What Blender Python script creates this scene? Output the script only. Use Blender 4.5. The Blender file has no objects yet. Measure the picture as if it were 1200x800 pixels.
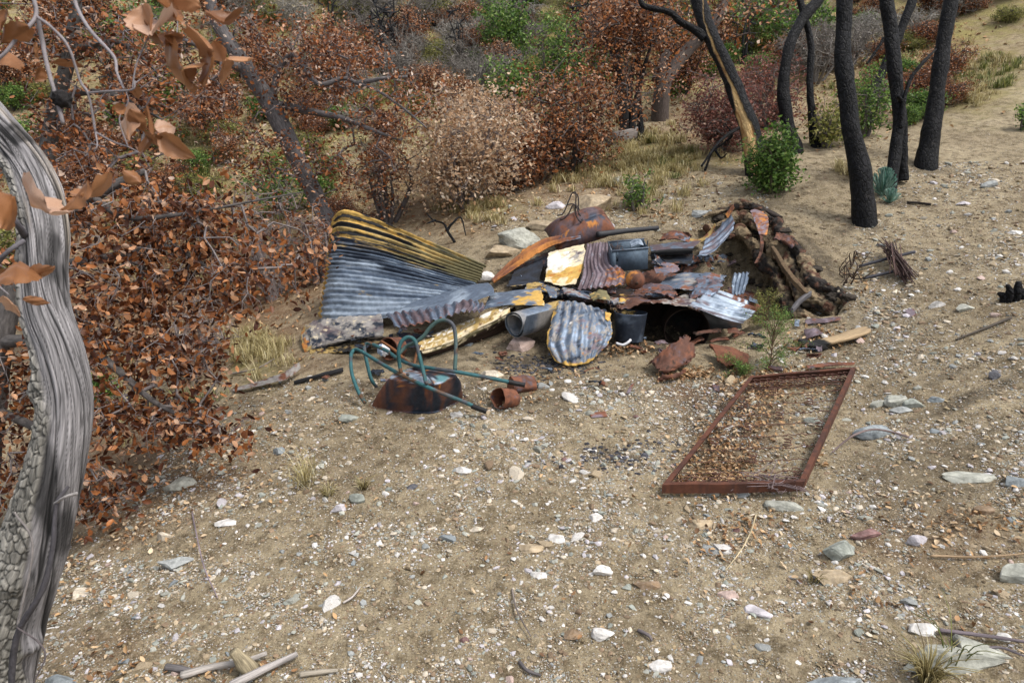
import bpy, math, numpy as np
from mathutils import Vector
R = math.radians
rng = np.random.default_rng(7)

# ------------------------------------------------------------ camera, world, sun, exposure
sc = bpy.context.scene
PITCH = R(17); CAMZ = 2.5; FPX = 800.0
cam_d = bpy.data.cameras.new("camera"); cam = bpy.data.objects.new("camera", cam_d)
sc.collection.objects.link(cam); sc.camera = cam
cam.location = (0, 0, CAMZ); cam.rotation_euler = (R(90) - PITCH, 0, 0)
cam_d.lens = 24; cam_d.sensor_width = 36; cam_d.clip_start = .05; cam_d.clip_end = 500
cam_d.dof.use_dof = True; cam_d.dof.focus_distance = 5.6; cam_d.dof.aperture_fstop = 9

world = bpy.data.worlds.new("World"); sc.world = world; world.use_nodes = True
SUN_EL, SUN_AZ = R(60), R(115)          # azimuth measured from +Y towards +X
nt = world.node_tree; bg = nt.nodes['Background']
sky = nt.nodes.new('ShaderNodeTexSky'); sky.sky_type = 'NISHITA'; sky.sun_disc = False
sky.sun_elevation = SUN_EL; sky.sun_rotation = SUN_AZ; sky.air_density = 1.0; sky.dust_density = 3.0
hs = nt.nodes.new('ShaderNodeHueSaturation'); hs.inputs['Saturation'].default_value = .38
nt.links.new(sky.outputs[0], hs.inputs['Color']); nt.links.new(hs.outputs[0], bg.inputs['Color'])
bg.inputs['Strength'].default_value = .15
sd = bpy.data.lights.new("sun", 'SUN'); sd.energy = 1.5; sd.angle = R(14); sd.color = (1, .95, .88)
sun = bpy.data.objects.new("sun", sd); sc.collection.objects.link(sun)
sv = Vector((math.cos(SUN_EL) * math.sin(SUN_AZ), math.cos(SUN_EL) * math.cos(SUN_AZ), math.sin(SUN_EL)))
sun.rotation_euler = sv.to_track_quat('Z', 'Y').to_euler()
sc.view_settings.view_transform = 'Standard'; sc.view_settings.look = 'None'
sc.view_settings.gamma = 1; sc.view_settings.exposure = 0.76; sc.view_settings.use_curve_mapping = False
sc.render.engine = 'CYCLES'; sc.cycles.use_denoising = True
sc.cycles.max_bounces = 6; sc.cycles.diffuse_bounces = 3; sc.cycles.glossy_bounces = 2
sc.cycles.transmission_bounces = 3; sc.cycles.transparent_max_bounces = 4

# ------------------------------------------------------------ maths helpers
FWD = np.array([0, math.cos(PITCH), -math.sin(PITCH)]); UPV = np.array([0, math.sin(PITCH), math.cos(PITCH)])
RT = np.array([1., 0, 0]); CAM = np.array([0, 0, CAMZ])
def D(px, py, d):
    """the place seen at photo pixel (px,py), d metres deep"""
    px, py, d = (np.asarray(a, float) for a in (px, py, d))
    u = ((px - 600) / FPX)[..., None]; v = ((400 - py) / FPX)[..., None]
    return CAM + d[..., None] * (FWD + u * RT + v * UPV)
_T3 = np.random.default_rng(1).random((64, 64, 64))
def vn3(p):
    p = np.asarray(p, float); i = np.floor(p).astype(int); f = p - i; f = f * f * (3 - 2 * f); i &= 63; j = (i + 1) & 63
    x0, y0, z0 = i[..., 0], i[..., 1], i[..., 2]; x1, y1, z1 = j[..., 0], j[..., 1], j[..., 2]
    fx, fy, fz = f[..., 0], f[..., 1], f[..., 2]
    a = _T3[x0, y0, z0] * (1 - fx) + _T3[x1, y0, z0] * fx; b = _T3[x0, y1, z0] * (1 - fx) + _T3[x1, y1, z0] * fx
    c = _T3[x0, y0, z1] * (1 - fx) + _T3[x1, y0, z1] * fx; d = _T3[x0, y1, z1] * (1 - fx) + _T3[x1, y1, z1] * fx
    return ((a * (1 - fy) + b * fy) * (1 - fz) + (c * (1 - fy) + d * fy) * fz) * 2 - 1
def fbm(p, o=4, g=.5):
    s = 0; a = 1; p = np.asarray(p, float); t = 0
    for k in range(o): s = s + a * vn3(p * 2 ** k + 17.3 * k); t += a; a *= g
    return s / t
def n2(x, y, s, o=4, seed=0, g=.5):
    x, y = np.broadcast_arrays(x, y)
    return fbm(np.stack([x / s, y / s, np.full(x.shape, seed * 3.7 + .5)], -1), o, g)
def cell(p):
    """cellular noise: F1, F2-F1, random of the cell"""
    p = np.asarray(p, float); i = np.floor(p).astype(int)
    f1 = np.full(p.shape[:-1], 9.); f2 = f1.copy(); rid = np.zeros(f1.shape)
    for dx in (-1, 0, 1):
        for dy in (-1, 0, 1):
            for dz in (-1, 0, 1):
                c = i + (dx, dy, dz); m = c & 63
                o = np.stack([_T3[m[..., 0], m[..., 1], m[..., 2]], _T3[m[..., 1], m[..., 2], m[..., 0]], _T3[m[..., 2], m[..., 0], m[..., 1]]], -1)
                d = np.linalg.norm(c + o - p, axis=-1); r = o[..., 0]
                lt = d < f1; f2 = np.where(lt, f1, np.minimum(f2, d)); rid = np.where(lt, r, rid); f1 = np.where(lt, d, f1)
    return f1, f2 - f1, rid
def sst(a, b, x):
    t = np.clip((x - a) / (b - a + 1e-9), 0, 1); return t * t * (3 - 2 * t)
def unit(v): return v / (np.linalg.norm(v, axis=-1, keepdims=True) + 1e-12)
def cr(P, n):
    """Catmull-Rom resample of rows"""
    P = np.asarray(P, float)
    if len(P) == 2: return P[0] + np.linspace(0, 1, n)[(...,) + (None,) * (P.ndim - 1)] * (P[1] - P[0])
    Q = np.concatenate([[2 * P[0] - P[1]], P, [2 * P[-1] - P[-2]]])
    t = np.linspace(0, len(P) - 1 - 1e-9, n); i = t.astype(int); f = (t - i)[(...,) + (None,) * (P.ndim - 1)]
    a, b, c, d = Q[i], Q[i + 1], Q[i + 2], Q[i + 3]
    return .5 * (2 * b + (c - a) * f + (2 * a - 5 * b + 4 * c - d) * f ** 2 + (-a + 3 * b - 3 * c + d) * f ** 3)

# ------------------------------------------------------------ terrain
CP = [(600,900,2.57),(600,800,2.92),(600,700,3.38),(600,600,4.0),(600,500,4.94),(600,450,5.6),(450,480,5.2),(450,600,4.05),(450,700,3.45),
 (800,570,4.25),(900,500,4.85),(800,460,5.4),(940,432,5.75),(800,700,3.35),(900,800,2.88),
 (400,395,6.9),(500,400,6.5),(600,400,6.35),(700,390,6.55),(800,385,6.6),(900,380,6.6),(700,300,8.0),(800,275,8.5),(640,250,8.9),(560,290,8.3),
 (480,300,8.9),(740,230,9.4),(870,232,9.0),(950,240,8.6),(1000,270,8.0),(1100,250,8.1),(1000,350,6.8),(1100,400,5.7),(1100,500,4.6),
 (1030,212,9.2),(1090,190,9.5),(930,180,10.2),(750,165,12.2),(860,150,12.5),(650,205,11),(560,230,10.4),(1000,120,13.5),(1000,50,17),
 (1200,800,2.75),(1200,700,3.15),(1200,600,3.65),(1200,500,4.35),(1200,400,5.3),(1200,300,6.8),(1200,200,8.9),(1200,100,12),(1200,0,16),
 (1050,600,3.85),(1050,700,3.28),(1400,600,3.6),(1400,300,6.4),(1400,100,11),
 (250,800,2.98),(250,700,3.5),(270,600,4.2),(290,500,5.35),(300,440,6.4),(300,380,8.2),(300,300,10.2),(300,200,12.8),(300,100,16.5),(300,0,21),
 (0,800,3.0),(0,740,3.6),(0,690,4.4),(0,600,6.0),(0,500,7.6),(0,400,9),(0,300,10.8),(0,200,13),(0,100,16.5),(0,0,21),(150,690,3.75),(130,600,4.9),(150,500,7),(150,400,8.8),
 (450,240,10.5),(450,150,14),(450,80,18),(450,0,23),(620,130,15),(620,60,19),(620,0,23),(800,80,17),(800,0,21),(-200,300,11),(-200,600,6),(-200,800,3.4)]
_cp = np.array(CP, float); _C = D(_cp[:, 0], _cp[:, 1], _cp[:, 2])
_x = np.array([[-3, 0, .0], [0, 0, .1], [3, 0, .35], [-6, -2, -.3], [6, -2, .9], [0, -3, .2], [-30, 45, 14], [0, 45, 14], [35, 45, 17], [-30, 10, 2], [30, 10, 7],
               [-40, 90, 20], [0, 90, 22], [40, 90, 24], [-30, 0, 1], [30, 0, 5]], float)
_C = np.concatenate([_C, _x]); _XY = _C[:, :2]
_k = lambda r2: np.sqrt(r2 + 1.2 ** 2)
_n = len(_C); _A = np.zeros((_n + 3, _n + 3))
_A[:_n, :_n] = _k(((_XY[:, None] - _XY[None]) ** 2).sum(-1)) - np.eye(_n) * .06
_A[:_n, _n:] = np.c_[np.ones(_n), _XY]; _A[_n:, :_n] = _A[:_n, _n:].T
_w = np.linalg.solve(_A, np.r_[_C[:, 2], 0, 0, 0])
def base_z(x, y):
    x, y = np.broadcast_arrays(np.asarray(x, float), np.asarray(y, float)); out = _w[_n] + _w[_n + 1] * x + _w[_n + 2] * y
    for i in range(_n): out = out + _w[i] * _k((x - _XY[i, 0]) ** 2 + (y - _XY[i, 1]) ** 2)
    return out
def march(px, py, zf, h=0.):
    px = np.asarray(px, float); py = np.asarray(py, float)
    d = np.full(px.shape, .8); lo = d.copy(); hi = np.full(px.shape, 60.); done = np.zeros(px.shape, bool)
    for k in range(110):
        p = D(px, py, d); below = p[..., 2] < zf(p[..., 0], p[..., 1]) + h
        hi = np.where(below & ~done, d, hi); lo = np.where(~below & ~done, d, lo); done |= below
        if done.all(): break
        d = np.where(done, d, d * 1.04)
    for k in range(10):
        m = (lo + hi) / 2; p = D(px, py, m); b = p[..., 2] < zf(p[..., 0], p[..., 1]) + h
        hi = np.where(b, m, hi); lo = np.where(b, lo, m)
    return D(px, py, (lo + hi) / 2)
# the dug pit behind the scrap: its rim, back to front, from pixels on the undisturbed slope
_rim = np.array([(800,262),(838,252),(872,244),(902,256),(926,284),(946,312),(962,338),(990,346),(1000,362)], float)
RIM = cr(march(_rim[:, 0], _rim[:, 1], base_z), 60)[:, :2]
RIM = RIM + .05 * np.stack([n2(RIM[:, 0], RIM[:, 1], .3, 2, 1), n2(RIM[:, 0], RIM[:, 1], .3, 2, 2)], -1)
def rim_sd(x, y):
    """signed distance to the rim, + inside the pit (camera side)"""
    sh = x.shape; x = x.ravel(); y = y.ravel(); best = np.full(x.shape, 1e9); sg = np.zeros(x.shape); tt = np.zeros(x.shape)
    for i in range(len(RIM) - 1):
        a = RIM[i]; b = RIM[i + 1]; e = b - a; t = np.clip(((x - a[0]) * e[0] + (y - a[1]) * e[1]) / (e @ e), 0, 1)
        dx = x - a[0] - t * e[0]; dy = y - a[1] - t * e[1]; d = np.hypot(dx, dy); m = d < best
        best = np.where(m, d, best); sg = np.where(m, -np.sign(e[0] * dy - e[1] * dx), sg); tt = np.where(m, (i + t) / (len(RIM) - 1), tt)
    return (best * sg).reshape(sh), tt.reshape(sh)
HOL = march(np.array([795.]), np.array([376.]), base_z)[0]
def tz(x, y, micro=True):
    x, y = np.broadcast_arrays(np.asarray(x, float), np.asarray(y, float)); z = base_z(x, y)
    near = np.hypot(x - 2.0, y - 7.5) < 3.2
    if near.any():
        xs, ys = x[near], y[near]; s, t = rim_sd(xs, ys)
        s = s + .09 * n2(xs, ys, .3, 3, 5) + .05 * n2(xs, ys, .09, 2, 6)
        dep = .62 * sst(0, .12, t) * sst(1.0, .86, t)
        w = sst(-.02, .16, s) * sst(1.7, .25, s); lip = .07 * sst(-.5, -.03, s) * (s < .1) * sst(0, .1, t) * sst(1, .9, t)
        z = z.copy(); z[near] += -dep * w + lip * (1 - sst(-.02, .1, s)) + .11 * sst(-.05, .1, s) * sst(1.3, .5, s) * dep / .62 * (1.3 * n2(xs, ys, .26, 5, 8, .65) + .8 * np.abs(n2(xs, ys, .5, 2, 18)))
    z = z + .07 * n2(x, y, 1.6, 3, 3) * sst(2, 5, y) + .5 * n2(x, y, 5, 3, 4) * sst(11, 18, y) + .018 * n2(x, y, .28, 3, 9)
    z = z - .26 * np.exp(-(((x - HOL[0]) / .62) ** 2 + ((y - HOL[1]) / .36) ** 2) ** 1.5)
    if micro: z = z + .009 * n2(x, y, .06, 3, 11) + .012 * sst(.05, .5, n2(x, y, .45, 3, 12)) * n2(x, y, .11, 2, 13)
    return z
def G(px, py, h=0.): return march(np.asarray(px, float), np.asarray(py, float), lambda x, y: tz(x, y, False), h)
def g1(px, py, h=0.): return G([px], [py], h)[0]
def gp(*pts): 
    a = np.array(pts, float); return G(a[:, 0], a[:, 1], a[:, 2])
def dp(*pts):
    a = np.array(pts, float); return D(a[:, 0], a[:, 1], a[:, 2])

# ------------------------------------------------------------ object helpers
COLL = sc.collection
def tag(o, label=None, cat=None, group=None, kind=None):
    if label: o['label'] = label
    if cat: o['category'] = cat
    if group: o['group'] = group
    if kind: o['kind'] = kind
    return o
def empty(name, loc, label, cat, group=None):
    o = bpy.data.objects.new(name, None); COLL.objects.link(o); o.location = Vector(loc); o.empty_display_size = .1
    return tag(o, label, cat, group)
class MB:
    """collects pieces of one mesh: verts, faces, per-vertex colour (rgba) and surface coordinates"""
    def __init__(s): s.V = []; s.F = []; s.C = []; s.S = []; s.M = []; s.n = 0
    def add(s, v, f, col=(.5, .5, .5, 0), st=None, mi=0):
        v = np.asarray(v, float).reshape(-1, 3); n = len(v); c = np.asarray(col, float)
        if c.ndim == 1: c = np.tile(np.r_[c, [0] * (4 - len(c))], (n, 1))
        s.V.append(v); s.C.append(c); s.S.append(v if st is None else np.asarray(st, float).reshape(-1, 3))
        for a in (f if isinstance(f, list) else [f]):
            a = np.asarray(a, int)
            if len(a): s.F.append(a + s.n); s.M.append(np.full(len(a), mi))
        s.n += n; return s
    def build(s, name, mats, parent=None, smooth=True, loc=None):
        V = np.concatenate(s.V); 
        if loc is None: loc = np.zeros(3) if parent is None else np.array(parent_world(parent))
        V = V - loc; me = bpy.data.meshes.new(name); me.vertices.add(len(V)); me.vertices.foreach_set('co', V.ravel())
        lt = np.concatenate([np.full(len(f), f.shape[1]) for f in s.F]); li = np.concatenate([f.ravel() for f in s.F])
        me.loops.add(len(li)); me.loops.foreach_set('vertex_index', li.astype(np.int32))
        me.polygons.add(len(lt)); me.polygons.foreach_set('loop_start', (np.cumsum(lt) - lt).astype(np.int32))
        me.polygons.foreach_set('loop_total', lt.astype(np.int32))
        me.polygons.foreach_set('material_index', np.concatenate(s.M).astype(np.int32))
        me.polygons.foreach_set('use_smooth', np.full(len(lt), smooth)); me.update(calc_edges=True)
        me.attributes.new('Col', 'FLOAT_COLOR', 'POINT').data.foreach_set('color', np.concatenate(s.C).astype(np.float32).ravel())
        me.attributes.new('st', 'FLOAT_VECTOR', 'POINT').data.foreach_set('vector', np.concatenate(s.S).astype(np.float32).ravel())
        for m in (mats if isinstance(mats, (list, tuple)) else [mats]): me.materials.append(m)
        me.validate(); o = bpy.data.objects.new(name, me); COLL.objects.link(o)
        if parent is not None: o.parent = parent
        else: o.location = Vector(loc)
        return o
def parent_world(p):
    v = Vector((0, 0, 0))
    while p is not None: v += p.location; p = p.parent
    return v
def kids(o): return [c for c in bpy.data.objects if c.parent == o]
def copy_thing(o, ch, loc, rz, scl, label, group):
    c = o.copy(); COLL.objects.link(c); c.location = Vector(loc); c.rotation_euler = (0, 0, rz) if np.isscalar(rz) else rz
    c.scale = (scl,) * 3 if np.isscalar(scl) else scl
    tag(c, label, None, group)
    for k in ch:
        d = k.copy(); COLL.objects.link(d); d.parent = c
    return c
def tube_geo(path, rad, sides=8, n=None, wob=0., seed=0, cap=True, col=(.5, .5, .5, 0), disp=None):
    P = np.asarray(path, float); rad = np.atleast_1d(np.asarray(rad, float))
    if len(rad) == 1: rad = np.repeat(rad, len(P))
    if n: P = cr(P, n); rad = np.interp(np.linspace(0, 1, n), np.linspace(0, 1, len(rad)), rad)
    N = len(P); T = unit(np.gradient(P, axis=0)); ref = np.array([0, 0, 1.]) if abs(T[0, 2]) < .9 else np.array([1., 0, 0])
    u = unit(np.cross(T[0], ref)); U = [u]
    for i in range(1, N): u = unit(u - T[i] * (u @ T[i])); U.append(u)
    U = np.array(U); Bn = np.cross(T, U); L = np.r_[0, np.cumsum(np.linalg.norm(np.diff(P, axis=0), axis=1))]
    a = np.linspace(0, 2 * np.pi, sides, endpoint=False); ca, sa = np.cos(a), np.sin(a)
    st = np.stack([rad[:, None] * ca, rad[:, None] * sa, np.repeat(L[:, None], sides, 1)], -1)
    r = np.repeat(rad[:, None], sides, 1)
    if wob: r = r * (1 + wob * fbm(st * [1, 1, .6] / (rad.mean() * 1.6) + seed * 5.1, 3))
    if disp is not None: r = r + disp(st, a, L)
    V = P[:, None] + r[..., None] * (U[:, None] * ca[None, :, None] + Bn[:, None] * sa[None, :, None])
    i = np.arange(N - 1)[:, None] * sides; j = np.arange(sides)[None]; k = (j + 1) % sides
    F = np.stack([i + j, i + k, i + sides + k, i + sides + j], -1).reshape(-1, 4)
    V = V.reshape(-1, 3); st = st.reshape(-1, 3); fs = [F]
    if cap:
        V = np.concatenate([V, P[:1], P[-1:]]); st = np.concatenate([st, [[0, 0, 0]], [[0, 0, L[-1]]]])
        c0 = N * sides; jj = np.arange(sides); kk = (jj + 1) % sides
        fs.append(np.stack([np.full(sides, c0), kk, jj], -1)); fs.append(np.stack([np.full(sides, c0 + 1), (N - 1) * sides + jj, (N - 1) * sides + kk], -1))
    return V, fs, st
def add_tube(mb, path, rad, sides=8, n=None, wob=0., seed=0, col=(.5, .5, .5, 0), mi=0, disp=None):
    V, F, st = tube_geo(path, rad, sides, n, wob, seed, disp=disp); mb.add(V, F, col, st, mi); return mb
def add_box(mb, o, ax, ay, az, col=(.5, .5, .5, 0), mi=0):
    o, ax, ay, az = (np.asarray(q, float) for q in (o, ax, ay, az))
    V = np.array([o + i * ax + j * ay + k * az for k in (0, 1) for j in (0, 1) for i in (0, 1)])
    F = np.array([[0, 2, 3, 1], [4, 5, 7, 6], [0, 1, 5, 4], [2, 6, 7, 3], [0, 4, 6, 2], [1, 3, 7, 5]]); mb.add(V, F, col, None, mi); return mb

# ------------------------------------------------------------ materials
def mat(name):
    m = bpy.data.materials.new(name); m.use_nodes = True; t = m.node_tree; b = t.nodes['Principled BSDF']
    b.inputs['Specular IOR Level'].default_value = .3
    return m, t, b
def N(t, typ, **kw):
    n = t.nodes.new(typ)
    for k, v in kw.items():
        if k.startswith('i_'): n.inputs[k[2:].replace('_', ' ')].default_value = v
        else: setattr(n, k, v)
    return n
def attr(t, name): return N(t, 'ShaderNodeAttribute', attribute_name=name)
def noise(t, vec, scale, detail=5, rough=.6):
    n = N(t, 'ShaderNodeTexNoise', i_Scale=scale, i_Detail=detail, i_Roughness=rough)
    if vec is not None: t.links.new(vec, n.inputs['Vector'])
    return n.outputs['Fac']
def maprange(t, x, a, b, c=0., d=1.):
    n = N(t, 'ShaderNodeMapRange'); t.links.new(x, n.inputs[0])
    for i, v in enumerate((a, b, c, d)): n.inputs[i + 1].default_value = v
    return n.outputs[0]
def mix(t, f, a, b, mode='MIX'):
    n = N(t, 'ShaderNodeMix', data_type='RGBA', blend_type=mode)
    for s, i in ((f, 0), (a, 6), (b, 7)):
        if hasattr(s, 'is_output'): t.links.new(s, n.inputs[i])
        else: n.inputs[i].default_value = s if i == 0 else (*s, 1)[:4]
    return n.outputs[2]
def math_(t, op, a, b):
    n = N(t, 'ShaderNodeMath', operation=op)
    for i, s in enumerate((a, b)):
        if hasattr(s, 'is_output'): t.links.new(s, n.inputs[i])
        else: n.inputs[i].default_value = s
    return n.outputs[0]
def bump(t, b, h, dist=.005, strength=.6):
    n = N(t, 'ShaderNodeBump', i_Strength=strength, i_Distance=dist); t.links.new(h, n.inputs['Height']); t.links.new(n.outputs[0], b.inputs['Normal'])
def scalev(t, vec, s):
    n = N(t, 'ShaderNodeMapping'); n.inputs['Scale'].default_value = s; t.links.new(vec, n.inputs['Vector']); return n.outputs[0]
def m_attr(name, rough=.8, nscale=60, namp=.5, bscale=80, bdist=.004, metal=False, stretch=(1, 1, 1)):
    m, t, b = mat(name); c = attr(t, 'Col'); s = attr(t, 'st'); v = scalev(t, s.outputs['Vector'], stretch)
    f = maprange(t, noise(t, v, nscale), .25, .75, 1 - namp, 1 + namp * .7)
    n = N(t, 'ShaderNodeVectorMath', operation='SCALE'); t.links.new(c.outputs['Color'], n.inputs[0]); t.links.new(f, n.inputs['Scale'])
    t.links.new(n.outputs[0], b.inputs['Base Color']); b.inputs['Roughness'].default_value = rough
    if metal:
        t.links.new(math_(t, 'MULTIPLY', c.outputs['Alpha'], .75), b.inputs['Metallic'])
        t.links.new(maprange(t, c.outputs['Alpha'], 0, 1, .8, .42), b.inputs['Roughness'])
    bump(t, b, noise(t, v, bscale, 6, .65), bdist)
    return m
M_METAL = m_attr('weathered_metal', .7, 22, .35, 120, .0022, metal=True)
M_STONE = m_attr('field_stone', .9, 25, .45, 40, .01)
M_PEB = m_attr('gravel', .9, 60, .3, 90, .003)
M_WOOD = m_attr('grey_wood', .85, 110, .7, 140, .006, stretch=(1, 1, .05))
M_BARK = m_attr('rough_bark', .9, 40, .6, 50, .02, stretch=(1, 1, .35))
M_TWIG = m_attr('twig', .85, 40, .4, 60, .002)
M_PLAIN = m_attr('plain_worn', .6, 40, .3, 60, .002)
M_EARTH = m_attr('burnt_earth', .95, 30, .5, 30, .03)
def m_char():
    m, t, b = mat('charred_wood'); s = attr(t, 'st'); c = attr(t, 'Col')
    v = scalev(t, s.outputs['Vector'], (1, 1, .55)); vo = N(t, 'ShaderNodeTexVoronoi', feature='DISTANCE_TO_EDGE', i_Scale=22.); nz = N(t, 'ShaderNodeTexNoise', i_Scale=18., i_Detail=4.); t.links.new(v, nz.inputs['Vector']); vm = N(t, 'ShaderNodeVectorMath', operation='MULTIPLY_ADD'); t.links.new(nz.outputs['Color'], vm.inputs[0]); vm.inputs[1].default_value = (.09,) * 3; t.links.new(v, vm.inputs[2]); t.links.new(vm.outputs[0], vo.inputs['Vector'])
    cr_ = maprange(t, vo.outputs['Distance'], 0, .18); ns = noise(t, v, 60, 5)
    col = mix(t, maprange(t, ns, .35, .75), (.003, .003, .0035), (.018, .018, .021)); col = mix(t, cr_, (.002, .002, .002), col); col = mix(t, maprange(t, noise(t, s.outputs['Vector'], 5, 5, .7), .58, .72, 0, .8), col, (.055, .05, .046))
    col = mix(t, c.outputs['Alpha'], col, c.outputs['Color']); t.links.new(col, b.inputs['Base Color'])
    b.inputs['Roughness'].default_value = .6; b.inputs['Specular IOR Level'].default_value = .16; bump(t, b, math_(t, 'ADD', cr_, math_(t, 'MULTIPLY', ns, .9)), .009, .8); return m
M_CHAR = m_char()
def m_leaf(name, stops, trans=.3, rough=.55):
    m, t, b = mat(name); c = attr(t, 'Col'); sep = N(t, 'ShaderNodeSeparateColor'); t.links.new(c.outputs['Color'], sep.inputs[0])
    oi = N(t, 'ShaderNodeObjectInfo'); r = math_(t, 'ADD', sep.outputs[0], maprange(t, oi.outputs['Random'], 0, 1, -.08, .08))
    rp = N(t, 'ShaderNodeValToRGB'); e = rp.color_ramp.elements
    while len(e) < len(stops): e.new(.5)
    for k, (p, col) in enumerate(stops): e[k].position = p; e[k].color = (*col, 1)
    t.links.new(r, rp.inputs[0]); col = mix(t, maprange(t, noise(t, None, 90, 2), .3, .7, 0, .35), rp.outputs[0], (.06, .03, .02), 'MULTIPLY')
    t.links.new(col, b.inputs['Base Color']); b.inputs['Roughness'].default_value = rough
    tr = N(t, 'ShaderNodeBsdfTranslucent'); t.links.new(col, tr.inputs[0]); ms = N(t, 'ShaderNodeMixShader', i_Fac=trans)
    t.links.new(b.outputs[0], ms.inputs[1]); t.links.new(tr.outputs[0], ms.inputs[2]); t.links.new(ms.outputs[0], t.nodes['Material Output'].inputs[0]); return m
L_ORANGE = m_leaf('scorched_oak_leaf', [(0, (.05, .018, .010)), (.22, (.13, .042, .018)), (.42, (.27, .098, .036)), (.6, (.54, .205, .065)), (.8, (.68, .36, .19)), (1, (.84, .66, .52))], .4, .42)
L_NEAR = m_leaf('brown_oak_leaf', [(0, (.12, .05, .025)), (.4, (.29, .125, .05)), (.75, (.50, .25, .12)), (1, (.66, .44, .32))], .25, .45)
L_DARK = m_leaf('dark_rust_leaf', [(0, (.045, .016, .010)), (.22, (.12, .04, .018)), (.42, (.24, .088, .036)), (.7, (.50, .18, .058)), (.86, (.66, .33, .17)), (1, (.82, .66, .54))], .4, .42)
L_PALE = m_leaf('pale_tan_leaf', [(0, (.34, .18, .08)), (.25, (.60, .38, .22)), (.7, (.80, .60, .41)), (1, (.86, .74, .58))], .4, .45)
L_RED = m_leaf('dull_red_leaf', [(0, (.11, .045, .04)), (.5, (.30, .115, .09)), (.85, (.44, .20, .15)), (1, (.6, .40, .32))], .4, .5)
L_GREEN = m_leaf('green_leaf', [(0, (.045, .09, .02)), (.45, (.11, .22, .045)), (.8, (.23, .38, .08)), (1, (.42, .52, .15))], .4, .45)
L_OLIVE = m_leaf('olive_leaf', [(0, (.10, .12, .03)), (.5, (.26, .28, .07)), (.85, (.44, .42, .12)), (1, (.58, .52, .2))], .4, .5)
L_GREY = m_leaf('grey_brush', [(0, (.12, .105, .085)), (.5, (.27, .245, .205)), (1, (.46, .43, .36))])
L_LITTER = m_leaf('fallen_leaf', [(0, (.13, .065, .03)), (.35, (.36, .20, .09)), (.7, (.56, .36, .18)), (1, (.70, .56, .38))], .1, .6)
L_STRAW = m_leaf('dry_grass', [(0, (.22, .17, .07)), (.4, (.44, .37, .16)), (.8, (.64, .55, .30)), (1, (.76, .70, .46))])
L_GRASSG = m_leaf('green_grass', [(0, (.06, .08, .02)), (.5, (.16, .19, .05)), (1, (.38, .37, .13))])
L_AGAVE = m_leaf('agave_leaf', [(0, (.10, .24, .18)), (1, (.34, .50, .42))], .05, .45)

def m_ground():
    m, t, b = mat('hillside_soil'); c = attr(t, 'Col'); geo = N(t, 'ShaderNodeNewGeometry'); P = geo.outputs['Position']
    sep = N(t, 'ShaderNodeSeparateColor'); t.links.new(c.outputs['Color'], sep.inputs[0]); so, li, gr = sep.outputs
    n1 = noise(t, P, 1.1, 6, .65); n2_ = noise(t, P, 9, 7, .7); n3 = noise(t, P, 70, 5, .7)
    col = mix(t, maprange(t, n1, .35, .65), (.275, .218, .136), (.43, .352, .228))
    col = mix(t, maprange(t, n2_, .44, .66), col, (.115, .085, .048)); col = mix(t, maprange(t, n3, .55, .72, 0, .85), col, (.50, .43, .32))
    col = mix(t, maprange(t, n3, .44, .32, 0, .85), col, (.075, .055, .036))
    nn_ = N(t, 'ShaderNodeTexNoise', i_Scale=45., i_Detail=3.); t.links.new(P, nn_.inputs['Vector']); wn = N(t, 'ShaderNodeVectorMath', operation='MULTIPLY_ADD'); t.links.new(nn_.outputs['Color'], wn.inputs[0]); wn.inputs[1].default_value = (.022,) * 3; t.links.new(P, wn.inputs[2]); wp = wn.outputs[0]
    h = math_(t, 'ADD', math_(t, 'MULTIPLY', n3, 1.3), math_(t, 'MULTIPLY', n2_, 2.5))
    for sc_, thr, pc in ((75, .20, (.54, .50, .43)), (150, .16, (.62, .58, .50)), (34, .12, (.42, .38, .32))):
        v = N(t, 'ShaderNodeTexVoronoi', i_Scale=float(sc_)); t.links.new(wp, v.inputs['Vector'])
        sv_ = N(t, 'ShaderNodeSeparateColor'); t.links.new(v.outputs['Color'], sv_.inputs[0])
        mk = math_(t, 'MULTIPLY', maprange(t, math_(t, 'ADD', v.outputs['Distance'], math_(t, 'MULTIPLY', sv_.outputs[2], .25)), .46, .38), maprange(t, sv_.outputs[0], thr, thr - .02))
        pcol = mix(t, sv_.outputs[1], pc, (.26, .20, .14)); col = mix(t, mk, col, pcol); h = math_(t, 'ADD', h, math_(t, 'MULTIPLY', mk, 25. / sc_))
    col = mix(t, math_(t, 'MULTIPLY', li, maprange(t, n2_, .3, .6, .4, 1.)), col, mix(t, noise(t, P, 35, 4, .8), (.06, .03, .018), (.30, .15, .075)))
    col = mix(t, math_(t, 'MULTIPLY', gr, maprange(t, noise(t, P, 3.5, 4), .4, .6, .25, 1.)), col, mix(t, noise(t, P, 30, 5, .8), (.13, .115, .035), (.46, .41, .15)))
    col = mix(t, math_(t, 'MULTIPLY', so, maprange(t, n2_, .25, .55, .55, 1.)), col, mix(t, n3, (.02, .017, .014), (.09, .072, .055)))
    t.links.new(col, b.inputs['Base Color']); b.inputs['Roughness'].default_value = .95; b.inputs['Specular IOR Level'].default_value = .15
    bump(t, b, h, .016, 1.0); return m
M_GROUND = m_ground()

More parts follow.
